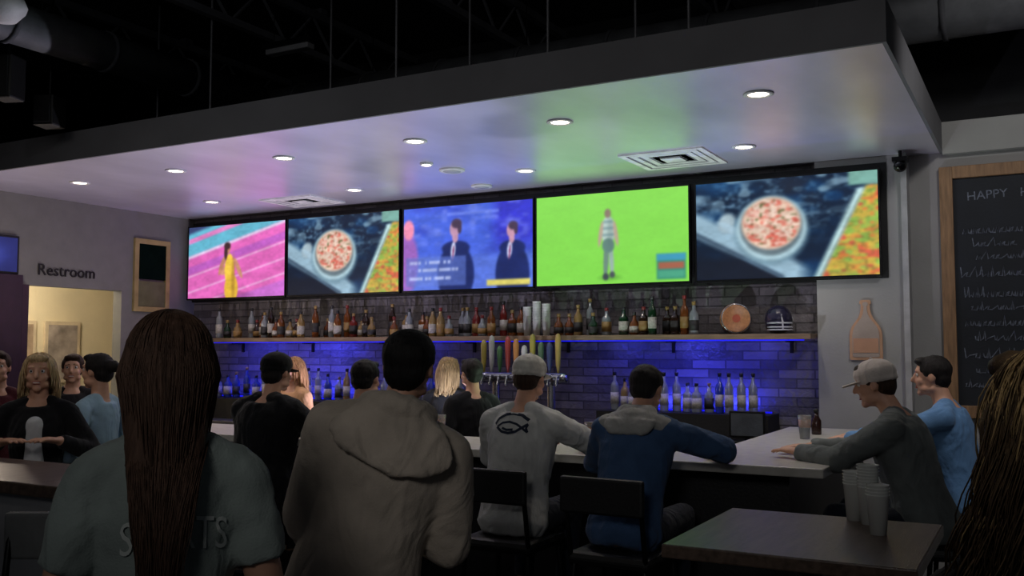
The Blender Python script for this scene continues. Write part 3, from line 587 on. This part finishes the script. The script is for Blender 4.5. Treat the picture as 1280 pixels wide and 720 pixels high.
# ------------------------------------------------------------ people
M_skin = mat('skin_light', (204, 154, 128), .5, 0, .08, 20, .05, 200)
M_eye = mat('eye_white', (220, 215, 210), .2, bump=0, var=0); M_iris = mat('iris_dark', (35, 25, 20), .1, bump=0, var=0); M_lip = mat('lips', (166, 92, 84), .4, bump=0)
def cloth(n, c, var=.14): return mat('cloth_'+n, c, .92, 0, var, 9, .2, 200, sheen=.1, fold=.42, spec=.2)
def hairm(n, c, var=.45): return mat('hair_'+n, c, .62, 0, var, 20, .3, 120, stretch=(5, 5, .3), spec=.25)
SEC = [(-.10, .13, .09, -.01), (-.04, .168, .118, -.015), (.06, .16, .112, -.005), (.16, .142, .102, 0), (.28, .158, .114, .005), (.38, .17, .115, 0), (.45, .158, .095, -.01), (.505, .11, .075, -.015), (.545, .062, .056, -.012)]
def person(label, loc, rz, H=1.72, w=1.0, seated=False, lean=0, side=0, hy=0, hp=0, hr=0, hands=None, skin=None, top=None, sleeve='long', fat=.015, pants=None, hair=None, hat=None, vox=.008, fold=.004, seat=.72, cat='person', female=False, poles=None, fsc=9, smile=False, mass=None):
    skin = skin or M_skin; pants = pants or cloth('dark_jeans', (28, 32, 44)); s = H/1.75
    root = thing('person', label, cat, loc, rz)
    Pz = seat+.085 if seated else .93*s
    RM = Matrix.Translation((0, 0, Pz)) @ Matrix.Rotation(R(side), 4, 'Y') @ Matrix.Rotation(R(-lean), 4, 'X') @ Matrix.Scale(s, 4)
    R3 = RM.to_3x3().normalized()
    q = lambda x, y, z: RM @ V((x, y, z))
    HM = RM @ Matrix.Translation((0, .012+.0012*lean, .705)) @ Matrix.Rotation(R(lean*.7), 4, 'X') @ Matrix.Rotation(R(-side*.7), 4, 'Y') @ Matrix.Rotation(R(hy), 4, 'Z') @ Matrix.Rotation(R(-hp), 4, 'X') @ Matrix.Rotation(R(hr), 4, 'Y')
    H3 = HM.to_3x3(); hq = lambda x, y, z: HM @ V((x, y, z)); HN = H3.normalized()
    def torso(mb, add, z0=-9, z1=9, fx=1):
        secs = []
        for z, rx, ry, yo in SEC:
            if z0 <= z <= z1:
                k = (.93 if female and .1 < z < .5 else 1)*w
                secs.append((q(0, yo, z), R3 @ V(((rx*k*fx+add)*s, 0, 0)), R3 @ V((0, (ry*(1+(w-1)*.9)+add)*s, 0))))
        mb.loft(secs, 22)
    body = MB(); torso(body, 0)
    body.cap(q(0, -.02, .5), hq(0, -.02, -.04), .056*s, .05*s)
    body.ell(hq(0, -.012, .022), (.074*s, .094*s, .086*s), HN); body.ell(hq(0, .018, -.035), (.057*s, .066*s, .076*s), HN)
    body.ell(hq(0, .062, -.092), (.024*s, .02*s, .02*s), HN); body.cap(hq(0, .08, .015), hq(0, .1, -.022), .009, .013)
    for sx in (-1, 1):
        body.ell(hq(sx*.074, -.008, -.008), (.009*s, .018*s, .03*s), HN); body.ell(hq(sx*.034, .05, -.028), (.024, .026, .024)); body.ell(hq(sx*.03, .071, .033), (.022, .010, .008), HN); body.ell(hq(sx*.042, .02, -.07), (.02, .04, .02))
    topmb = MB() ; slv = {'long': 2, 'short': 1, 'none': 0}[sleeve]
    if top: torso(topmb, fat, -.10, .51)
    L1, L2 = .29*s, .255*s
    for i, sx in enumerate((-1, 1)):
        body.cap(q(sx*.04, -.02, .535), q(sx*.165*w, -.012, .475), .04*s, .05*s)
        Sh = q(sx*.178*w, -.012, .465)
        tgt = V(hands[i]) if hands and hands[i] else q(sx*.225*w, .06, -.06)
        d = tgt-Sh; dl = min(d.length, (L1+L2)*.985); d.normalize(); W = Sh+d*dl
        a = (L1*L1-L2*L2+dl*dl)/(2*dl); hgt = math.sqrt(max(L1*L1-a*a, 0)); pole = V(poles[i]) if poles and poles[i] else V((sx*.7, -.6, -.5))
        pole = (pole-d*pole.dot(d)).normalized(); E = Sh+d*a+pole*hgt
        aw = min(w, 1.05)
        body.cap(Sh, E, .05*s*aw, .04*s); body.cap(E, W, .04*s, .028*s)
        fd = (W-E).normalized(); onbar = bool(hands and hands[i])
        if onbar: fd = (fd*.5+V((fd.x, fd.y, 0)).normalized()*.6).normalized(); n = V((0, 0, -1)); n = (n-fd*n.dot(fd)).normalized()
        else: n = V((-sx, 0, 0)); n = (n-fd*n.dot(fd)).normalized()
        lat = fd.cross(n).normalized(); ts = 1 if lat.x*(-sx) > 0 else -1
        if not onbar: ts = 1 if lat.y > 0 else -1
        body.loft([(W-fd*.02, lat*.024, n*.02), (W+fd*.02, lat*.03, n*.018), (W+fd*.06, lat*.042, n*.017), (W+fd*.092, lat*.04, n*.014)], 12)
        for k, (o, ln) in enumerate(((-.031, .058), (-.0105, .072), (.0105, .076), (.031, .068))):
            o *= ts; b = W+fd*.088+lat*o*1.05; dd = (fd+lat*o*3).normalized(); cu = .3 if onbar else .55
            p1 = b+dd*ln*.45+n*cu*.012; p2 = p1+(dd+n*cu).normalized()*ln*.33; p3 = p2+(dd+n*cu*2).normalized()*ln*.25
            body.cap(b-dd*.015, p1, .0098, .0095, n=8); body.cap(p1, p2, .0095, .009, n=8); body.cap(p2, p3, .009, .008, n=8)
        tb_ = W+fd*.03+lat*ts*.03; t1 = tb_+(fd*.6+lat*ts*.7+n*.15).normalized()*.04; body.cap(tb_, t1, .013, .011, n=8); body.cap(t1, t1+(fd*.9+lat*ts*.3+n*.2).normalized()*.03, .011, .009, n=8)
        if top:
            f2 = fat*.8
            topmb.cap(q(sx*.05, -.022, .525), q(sx*.165*w, -.012, .475), .035*s+f2, .05*s*aw+f2*.9)
            if slv == 2:
                topmb.cap(Sh, E, .052*s*aw+f2, .044*s+f2); topmb.cap(E, W-fd*.005, .044*s+f2, .031*s+f2*.7, True, False)
            elif slv == 1:
                topmb.cap(Sh, Sh+(E-Sh)*.64, .050*s*aw+f2, .050*s+f2, True, False)
    pm = MB()
    torso(pm, .007, -.10, .12)
    for sx in (-1, 1):
        hip = q(sx*.088*w, -.005, -.03); 
        if seated: kn = V((sx*.13, .40*s, Pz+.01)); an = V((sx*.12, .33*s, Pz-.40*s)); fo = V((0, 1, -.1)).normalized()
        else: kn = V((sx*.105, .03, .50*s)); an = V((sx*.115, -.01, .085)); fo = V((sx*.15, 1, -.0)).normalized()
        body.cap(hip, kn, .08*s*w, .056*s); body.cap(kn, an, .054*s, .036*s); body.cap(an+V((0, -.02, -.04)), an+fo*.13+V((0, 0, -.045)), .036, .032)
        pm.cap(hip, kn, .09*s*w, .068*s); pm.cap(kn, an+V((0, 0, .02)), .066*s, .054*s, True, False)
        sh = MB(); a0 = an+V((0, 0, -.045)); sh.cap(a0-fo*.035, a0+fo*.16, .042, .04, fl=.8); sh.cap(a0+V((0, -.01, .0)), a0+V((0, 0, .04)), .045, .046, e1=False)
        remesh('shoe', sh, cloth('dark_shoe', (24, 22, 22)), root, .011, 2)
    bd = remesh('body', body, skin, root, vox, 2)
    remesh('trousers', pm, pants, root, .014, 4)
    tp = None
    if top: tp = remesh('sweatshirt' if sleeve == 'long' else 'shirt', topmb, top, root, .011, 5, (fold, fsc, (1, 1, .8)))
    for sx in (-1, 1):
        e = MB(); e.ell((0, 0, 0), (.0115, .0115, .0115), n=12); e.ell((0, .0078, 0), (.0058, .005, .0058), n=10, mi=1)
        eo = e.build('eye', [M_eye, M_iris], root, True); eo.matrix_local = Matrix.Translation(hq(sx*.030, .0655, .010)) @ HN.to_4x4()
        MB().cap(hq(sx*.016, .0795, .035), hq(sx*.042, .071, .036), .0028, .002, n=8).build('eyebrow', hair[1] if hair else M_iris, root, True)
    lp = MB(); lp.ell((0, 0, .005), (.023, .008, .0045)); lp.ell((0, .001, -.005), (.02, .009, .005)); lo = lp.build('mouth', M_lip, root, True); lo.matrix_local = Matrix.Translation(hq(0, .0765, -.058)) @ HN.to_4x4()
    if smile:
        te = MB().ell((0, .004, 0), (.018, .006, .004)).build('teeth', M_eye, lo, True)
    if hair:
        hb = MB(); st = hair[0]
        hb.ell(hq(0, -.022, .034), (.082*s, .094*s, .083*s), HN); hb.ell(hq(0, -.05, -.015), (.07*s, .056*s, .06*s), HN)
        if st == 'short': hb.ell(hq(0, -.055, -.045), (.05*s, .035*s, .035*s), HN)
        if st == 'bun': hb.ell(hq(0, -.12, .03), (.035, .035, .035))
        for sx in (-1, 1): hb.ell(hq(sx*.068, .0, .03), (.012, .03, .035), HN)
        hb.ell(hq(0, .045, .085), (.055, .035, .022), HN)
        if st in ('long', 'curly'):
            n, ln, amp, rad, seed, pull, dx = hair[2]
            hb.cap(hq(0, -.05, -.02), hq(0, -.075, -.12), .058*s, .046*s)
            if mass:
                hb.loft([(q(xo, y, z), R3 @ V((rx, 0, 0)), R3 @ V((0, ry, 0))) for z, rx, ry, xo, y in mass], 22)
        ho = remesh('hair', hb, hair[1], root, .007, 4, (.0025, 30, (1, 1, .2)))
        if st in ('long', 'curly'):
            cx_ = hair[3] if len(hair) > 3 else 0
            hl_mat = hair[4] if len(hair) > 4 else None
            rd = random.Random(seed); lk = MB(); lk2 = MB(); inv = RM.inverted(); ih = HM.inverted()
            zs = [-.1, .16, .38, .45, .505, .55, .62]; rxs = [.19, .165, .20, .195, .15, .085, .075]; rys = [.14, .12, .14, .125, .1, .08, .075]
            cnt2 = 0
            while cnt2 < n:
                az = rd.uniform(-180, 180); e_ = math.degrees(math.asin(rd.uniform(-.35, 1)))
                if abs(az) < 62 and e_ < 50: continue
                if abs(az) < 85 and e_ < 8: continue
                cnt2 += 1
                u = V((math.sin(R(az))*math.cos(R(e_)), math.cos(R(az))*math.cos(R(e_)), math.sin(R(e_))))
                pl = V((u.x*.084, u.y*.098-.016, u.z*.088+.028))
                if u.y > .2: d0 = V((math.copysign(dx, u.x), -.5, -.1))
                else: d0 = V((u.x*dx, -.45, -.3))
                d = HN @ d0; p = HM @ pl; pts = [p.copy()]
                L = ln*rd.uniform(.74, 1.0); stp = .025; acc = 0; g = V((0, 0, -1)); wob = rd.uniform(-.02, .02); lift = rd.uniform(0, .012)
                while acc < L:
                    d = (d*.62+g*.42).normalized(); p = p+d*stp; acc += stp
                    hl = ih @ p; a = V((hl.x/.088, (hl.y+.014)/.104, (hl.z-.02)/.1)); 
                    if a.length < 1: a.normalize(); p = HM @ V((a.x*.088, a.y*.104-.014, a.z*.1+.02))
                    tl = inv @ p
                    if tl.z < .68:
                        if pull < 1: tl.x = (tl.x-cx_*min(1, (.66-tl.z)/.4))*(pull+wob)+cx_*min(1, (.66-tl.z)/.4)
                        else: tl.x *= pull+wob; tl.y *= (1+.6*(pull-1))
                    if tl.z < .62:
                        rx = float(np.interp(tl.z, zs, rxs))*w+fat-.008; ry = float(np.interp(tl.z, zs, rys))+fat+.002+lift
                        k = math.hypot(tl.x/rx, tl.y/ry)
                        if k < 1:
                            if abs(tl.y) < .02: tl.y -= .03
                            tl.y = math.copysign(ry*math.sqrt(max(0, 1-(tl.x/rx)**2)), tl.y) if abs(tl.x) < rx else tl.y
                    p = RM @ tl
                    pts.append(p.copy())
                ph = math.floor(az/18)*2.1+math.floor(e_/20)*1.3+rd.uniform(-.5, .5); fr_ = 38
                jit = V((rd.uniform(-1, 1), rd.uniform(-1, .2), 0))*(.006 if st == 'long' else .016)
                for k in range(len(pts)):
                    f_ = min(1, k/8); o_ = V((math.sin(ph+k*.025*fr_), -.6+.6*math.cos(ph+k*.025*fr_*.9), 0))*amp*f_+jit*f_; pts[k] += o_
                m_ = len(pts); rs = [rad*(.7+.5*math.sin(min(1, k/m_*1.3)*math.pi*.5))*(1 if k < m_*.7 else max(.1, (m_-k)/(m_*.3))) for k in range(m_)]
                if hl_mat and u.z > .4 and rd.random() < .6: lk2.tube(pts[:max(6, int(m_*.5))], [r_*.95 for r_ in rs[:max(6, int(m_*.5))]], 3)  # crown locks paler: blonde tone plus overhead light put into the colour
                else: lk.tube(pts, rs, 3)
            lk.build('strands', hair[1], ho, True)
            if hl_mat: lk2.build('highlights', hl_mat, ho, True)
    if hat:
        kind, hm, bdir = hat; cp = MB()
        if kind == 'beanie':
            cp.ell(hq(0, -.012, .046), (.085*s, .101*s, .075*s), HN); cp.ell(hq(0, -.016, .022), (.084*s, .1*s, .03*s), HN); remesh('cap', cp, hm, root, .008, 3)
        else:
            cp.ell(hq(0, -.014, .05), (.09*s, .108*s, .078*s), HN); cp.ell(hq(0, -.02, .02), (.088*s, .104*s, .03), HN)
            c_ = remesh('cap', cp, hm, root, .008, 3)
            br = MB(); a = math.radians(bdir); dirv = HN @ V((math.sin(a), math.cos(a), -.12)).normalized(); sd = HN @ V((math.cos(a), -math.sin(a), 0)); upv = sd.cross(dirv)
            cc = hq(0, -.01, .035); secs = []
            for t_, wd in ((.06, .074), (.09, .074), (.12, .068), (.145, .052), (.158, .026)): secs.append((cc+dirv*t_+upv*(-.004), sd*wd, upv*.006))
            br.loft(secs, 14); br.build('brim', hm, c_, True); MB().ell(hq(0, -.012, .129), (.008, .008, .005)).build('button', hm, c_, True)
    return root, tp, RM, HM
def project(me, target, M, dirv, m, name, parent, off=.003, sub=2):
    bm = bmesh.new(); bm.from_mesh(me)
    for k in range(sub):
        bmesh.ops.triangulate(bm, faces=bm.faces); bmesh.ops.subdivide_edges(bm, edges=[e for e in bm.edges if e.calc_length() > .008], cuts=1)
    bm.to_mesh(me); bm.free()
    bv = BVHTree.FromPolygons([v.co.copy() for v in target.data.vertices], [tuple(p.vertices) for p in target.data.polygons])
    for v in me.vertices:
        o = M @ v.co; h, nn, _, _ = bv.ray_cast(o, dirv)
        v.co = (h-V(dirv)*off) if h else o+V(dirv)*.3
    me.materials.clear(); me.materials.append(m)
    ob = bpy.data.objects.new(name, me); COL.objects.link(ob); ob.parent = parent; return ob
def XY(px, Y): return P(px, 437, Y=Y).x
# --- foreground woman
mass = [(.66, .078, .045, 0, -.045), (.60, .080, .04, -.002, -.068), (.52, .074, .034, -.005, -.09), (.44, .064, .028, -.008, -.108), (.37, .050, .022, -.012, -.116), (.31, .034, .014, -.014, -.118), (.28, .02, .008, -.016, -.118)]
root, tp, RM, HM = person('woman with long straight brown hair in a grey T-shirt, seen from behind at left', (-1.60, 1.42, 0), R(47), H=1.70, w=.86, female=True, top=cloth('sage_tshirt', (150, 162, 158)), sleeve='short', fat=.013, hair=('long', hairm('chestnut', (88, 66, 54), .4), (4200, .47, .002, .0012, 3, .915, .5), -.02), vox=.007, hands=None, hy=-2, fold=.005, mass=mass)
me = text_mb('SPORTS', .068)
Mt = RM @ Matrix.Translation((.018, -.4, .335)) @ Matrix.Rotation(R(90), 4, 'X')
for v in me.vertices: v.co.x *= .9; v.co.y = v.co.y*1.4-1.2*v.co.x*v.co.x
project(me, tp, Mt, (0, 1, 0), mat('print_white', (206, 214, 210), .9, bump=0), 'shirt_lettering', tp, .006)
# --- man in hoodie
hm = cloth('beige_grey_hoodie', (190, 178, 164))
root, tp, RM, HM = person('large man in a grey-beige hooded sweatshirt and black cap, seen from behind', (-1.84, 2.34, 0), R(34), H=1.70, w=1.04, top=hm, fat=.036, side=14, hy=-14, hair=('short', hairm('black', (20, 18, 18))), hat=('beanie', cloth('black_cap', (16, 16, 18)), 0), fold=.005, fsc=6, hands=[(-.14, .25, .98), (.24, .28, .98)], poles=[(-.4, -1, -.3), (.25, -1, -.5)], vox=.009)
hd = MB(); q = lambda a, b, c: RM @ V((a, b, c))
ringp = []
for k in range(17):
    a = 2*math.pi*k/16; ringp.append(q(.098*math.sin(a), -.03-.088*math.cos(a)*1.0, .565+.018*math.cos(a)))
hd.tube(ringp, [.030+.012*max(0, math.cos(2*math.pi*k/16)) for k in range(17)], 10)
q3 = RM.to_3x3().normalized()
secs = []
for z, rx, ry, xo, yo in ((.58, .10, .035, 0, -.105), (.54, .15, .038, 0, -.115), (.50, .18, .036, .0, -.128), (.47, .185, .03, .01, -.14), (.44, .17, .026, .02, -.15), (.42, .14, .022, .03, -.154), (.40, .09, .018, .04, -.154)): secs.append((q(xo, yo, z), q3 @ V((rx, 0, 0)), q3 @ V((0, ry, 0))))
hd.loft(secs, 24); hd.tube([q(-.18, -.09, .49), q(-.14, -.155, .45), q(-.06, -.175, .42), q(.03, -.178, .395), (q(.12, -.17, .41)), q(.175, -.12, .46)], [.010, .011, .012, .012, .011, .010], 8)
remesh('hood', hd, hm, tp, .008, 3, (.005, 12, (1, 1, 1)))
# --- wavy-haired person, right foreground
mass = [(.68, .088, .05, 0, -.045), (.60, .105, .07, 0, -.05), (.52, .135, .085, 0, -.05), (.44, .17, .10, 0, -.045), (.34, .195, .115, 0, -.04), (.22, .21, .115, 0, -.04), (.12, .20, .10, 0, -.04)]
person('person with long wavy brown hair and blonde crown locks with painted light, right foreground', (.015, 1.42, 0), R(34), H=1.625, w=.9, female=True, top=cloth('dark_top', (26, 24, 28)), fat=.012, hair=('curly', hairm('dark_brown', (74, 58, 42), .5), (3600, .60, .015, .0013, 9, 1.035, 1.0), 0, hairm('honey', (160, 136, 98), .5)), hy=10, mass=mass)
# --- seated at the front bar
hz = 1.11
cw = cloth('white_jersey', (205, 206, 204))
X = XY(643, 4.2)
root, tp, RM, HM = person('man in a white long-sleeved shirt and pale cap, seated at the bar from behind', (X, 4.2, 0), R(0), seated=True, H=1.71, w=1.0, lean=12, hp=4, top=cw, fat=.02, hair=('short', hairm('brown', (54, 38, 28))), hat=('cap', mat('camo_cap', (206, 204, 196), .8, var=.3, scale=25), 0), hands=[(-.15, .46, hz), (.20, .48, hz)], poles=[None, (1, -.2, -.3)], fold=.005)
stool((X, 4.18, 0), 0, 'black bar stool under the man in the white shirt')
e = MB()
def band(e, pts, w):
    n = len(pts); L_ = []
    for i, (a, b) in enumerate(pts):
        c0 = pts[max(i-1, 0)]; c1 = pts[min(i+1, n-1)]; dx = c1[0]-c0[0]; dy = c1[1]-c0[1]; l = math.hypot(dx, dy) or 1; L_.append((-dy/l*w, dx/l*w))
    vs = [(p[0]+o[0], p[1]+o[1], 0) for p, o in zip(pts, L_)]+[(p[0]-o[0], p[1]-o[1], 0) for p, o in zip(pts, L_)]
    e.add(vs, [(i, i+1, n+i+1, n+i) for i in range(n-1)])
band(e, [(-.10, .0), (-.08, .03), (-.04, .052), (0, .058), (.05, .05), (.09, .025)], .007)
band(e, [(-.085, -.012), (-.05, .010), (-.01, .016), (.03, .006), (.06, -.012), (.09, -.035)], .0055)
band(e, [(-.085, -.012), (-.05, -.034), (-.01, -.04), (.03, -.032), (.06, -.012), (.09, .006)], .007)
band(e, [(.09, .006), (.082, -.014), (.09, -.035)], .005); band(e, [(-.05, -.016), (-.02, -.024), (.015, -.022)], .006)
me = e.mesh('emblem'); project(me, tp, RM @ Matrix.Translation((0, -.4, .38)) @ Matrix.Rotation(R(90), 4, 'X'), (0, 1, 0), cloth('navy_print', (44, 52, 68)), 'back_emblem', tp, .004, 1)
XB = XY(780, 4.15)
root, tp, RM, HM = person('man in a blue jacket with pale shoulders leaning on the bar, seen from behind', (XB, 4.15, 0), R(-2), seated=True, H=1.69, w=.98, lean=20, hp=8, top=cloth('blue_jacket', (60, 86, 124)), fat=.022, hair=('short', hairm('dark', (30, 26, 26))), hands=[(-.18, .52, hz), (.26, .54, hz)], poles=[None, (1, -.3, -.1)], fold=.006)
cl = MB(); q = lambda a, b, c: RM @ V((a, b, c)); q3 = RM.to_3x3().normalized()
cl.cap(q(-.155, -.04, .49), q(0, -.09, .52), .046, .043); cl.cap(q(.155, -.04, .49), q(0, -.09, .52), .046, .043); cl.cap(q(-.06, -.04, .55), q(.06, -.04, .55), .043, .043)
cl.loft([(q(0, -.11, .50), q3 @ V((.13, 0, 0)), q3 @ V((0, .028, 0))), (q(0, -.12, .46), q3 @ V((.13, 0, 0)), q3 @ V((0, .028, 0))), (q(0, -.126, .42), q3 @ V((.09, 0, 0)), q3 @ V((0, .023, 0)))], 16)
remesh('hood', cl, cloth('grey_yoke', (162, 162, 160)), tp, .01, 3, (.004, 12, (1, 1, 1)))
stool((XB, 4.13, 0), R(-2), 'black bar stool under the man in the blue jacket')
XJ = XY(326, 4.2)
person('person in a black jacket and black cap, seated at the left part of the bar', (XJ, 4.2, 0), R(0), seated=True, H=1.72, w=1.1, lean=10, top=cloth('black_jacket', (20, 21, 25)), fat=.03, hair=('short', hairm('dark', (30, 26, 26))), hat=('cap', cloth('black_cap', (16, 16, 18)), 0), hands=[(-.18, .48, hz), (.18, .48, hz)], fold=.006)
stool((XJ, 4.18, 0), 0, 'black bar stool under the person in the black jacket')
XD = XY(446, 4.25)
person('dark-haired person in a black top, seated at the bar left of the hooded man', (XD, 4.25, 0), R(8), seated=True, H=1.68, lean=14, side=-4, top=cloth('black_jacket', (20, 21, 25)), fat=.02, hair=('short', hairm('dark', (30, 26, 26))), hands=[(-.2, .46, hz), (.18, .46, hz)])
stool((XD, 4.23, 0), R(8), 'black bar stool under the dark-haired person in black')
# --- staff behind bar
person('woman with blonde hair in a tan top, standing behind the bar', (XY(367, 5.95), 5.95, 0), R(165), H=1.56, female=True, top=cloth('tan_top', (206, 160, 120)), fat=.012, hair=('long', hairm('strawberry', (180, 136, 96)), (400, .26, .004, .004, 5, .99, .6)), vox=.009)
person('blonde woman behind the bar facing the shelves, beside the white-capped man', (XY(561, 6.3), 6.3, 0), R(10), H=1.56, female=True, top=cloth('black_tee', (24, 24, 28)), sleeve='short', hair=('long', hairm('blonde', (150, 126, 90)), (400, .2, .004, .004, 6, .95, .5)), vox=.009)
person('dark-haired bartender in black, just left of the white-capped man', (XY(590, 5.75), 5.75, 0), R(60), H=1.56, top=cloth('black_tee', (24, 24, 28)), sleeve='short', hair=('short', hairm('dark', (30, 26, 26))), vox=.009)
# --- right end of bar
YR = 4.98
person('man in a pale cap and grey sweater, leaning on the right end of the bar', (-.50, YR, 0), R(84), seated=True, H=1.70, w=1.05, lean=17, hp=6, hy=6, skin=M_skin, top=cloth('slate_sweater', (104, 110, 110)), fat=.022, hair=('short', hairm('brown', (54, 38, 28))), hat=('cap', cloth('pale_cap', (206, 196, 190)), 0), hands=[(-.10, .58, hz), (.16, .60, hz)], fold=.006)
stool((-.48, YR, 0), R(90), 'black bar stool under the man in the grey sweater')
YR2 = 5.75
person('dark-haired man in a light blue shirt, behind the man in the grey sweater', (-.40, YR2, 0), R(86), seated=True, H=1.70, w=1.05, lean=10, hy=4, top=cloth('sky_shirt', (100, 140, 186)), fat=.02, hair=('short', hairm('dark', (30, 26, 26))), hands=[(-.14, .60, hz), (.14, .60, hz)])
stool((-.38, YR2, 0), R(90), 'black bar stool under the man in the light blue shirt')
# --- left group
root, tp, RM, HM = person('smiling blonde woman in a black cardigan over white, facing the camera at far left', (XY(50, 3.35), 3.35, 0), R(226), H=1.60, w=.92, female=True, smile=True, top=cloth('black_cardigan', (20, 20, 24)), fat=.015, hair=('long', hairm('ash_blonde', (206, 178, 136)), (700, .20, .004, .0035, 7, .985, .5)), hands=[(-.14, .20, 1.14), (.14, .20, 1.14)], vox=.006)
u = MB(); q = lambda a, b, c: RM @ V((a, b, c)); u.cap(q(0, .09, .05), q(0, .085, .40), .055, .05); remesh('undershirt', u, cloth('white_vest', (190, 192, 196)), tp, .01, 3)
person('dark-haired person in a pale blue shirt behind the ledge, turned sideways', (XY(124, 3.75), 3.75, 0), R(105), H=1.60, w=.9, female=True, top=cloth('pale_blue_shirt', (150, 178, 198)), fat=.014, hair=('bun', hairm('dark', (30, 26, 26))), hands=[(-.14, .14, 1.0), (.12, .16, 1.0)], vox=.008)
person('smiling person in dark clothes, farther back between the blonde woman and pale blue shirt', (XY(92, 4.5), 4.5, 0), R(226), H=1.59, smile=True, top=cloth('dark_top', (26, 24, 28)), hair=('short', hairm('brown', (54, 38, 28))), vox=.008)
person('person in a maroon top, cut off by the left frame edge', (XY(-1, 3.9), 3.9, 0), R(228), H=1.61, top=cloth('maroon_top', (70, 26, 34)), hair=('short', hairm('brown', (54, 38, 28))), vox=.008)
p = P(40, 655, Z=1.06); stool((p.x, p.y, 0), R(-150), 'pale grey bar stool in front of the white half wall', mat('pale_grey_vinyl', (120, 122, 122), .6), 'bar_stool')
stool((-.62, 2.45, 0), R(0), 'black bar stool at the near side of the pub table')
# ------------------------------------------------------------ lights
W = bpy.data.worlds.new('world'); S.world = W; W.use_nodes = True; bg = W.node_tree.nodes['Background']; bg.inputs[0].default_value = (.55, .6, .7, 1); bg.inputs[1].default_value = .03
light('SPOT', (-.2, -1.9, 3.3), 115, (1, .97, .94), size=.5, aim=(-2.2, 4.5, 2.5), spot=62, blend=1, name='front_fill_spot')  # added fill from behind the camera, cone edge fades on lower bodies
light('AREA', (-5.5, 2.4, 3.7), 9, (1, .94, .88), size=1.2, rot=(0, 0, 0), name='room_fill')  # added soft fill from above, no fixture modelled
light('SPOT', (-2.3, 1.0, 2.6), 34, (1, .93, .87), size=.2, aim=(-4.8, 3.5, 1.45), spot=44, blend=1, name='face_fill_spot')  # added fill to brighten the faces at far left
light('SPOT', (.35, .9, 3.6), 34, (1, .92, .76), size=.1, aim=(0, 1.45, 1.6), spot=22, blend=1, name='hair_fill_spot')  # added fill from above for the right foreground hair
light('POINT', (-8.8, 5.9, 2.3), 45, (1, .87, .68), size=.2, name='corridor_lamp')
light('POINT', (-7.2, 4.7, 2.2), 8, (1, .82, .64), size=.05, name='soffit_warm_fill')  # added warm fill for the left end of the soffit
light('POINT', (-4.4, 3.2, 3.75), 2.6, (.9, .95, 1), size=.02, name='ceiling_fill')  # added weak fill so ducts and joists show
light('SPOT', (.6, 4.4, 3.9), 90, (1, .97, .95), size=.2, rot=(R(52), 0, R(18)), spot=80, name='wall_fill_spot')  # added fill to lighten the right wall
for k, (e, c) in enumerate(((40, (1, .86, .86)), (42, (.80, .72, 1)), (42, (.76, .70, 1)), (38, (.78, .80, 1)), (40, (.66, 1, .68)), (40, (.85, .84, 1)))): light('SPOT', (-6.6+k*.95, 5.95, .95), e, c, size=.03, rot=(R(180), 0, 0), spot=140, name='soffit_fill_spot')  # added upward fills, tinted like screen glow, to brighten the soffit
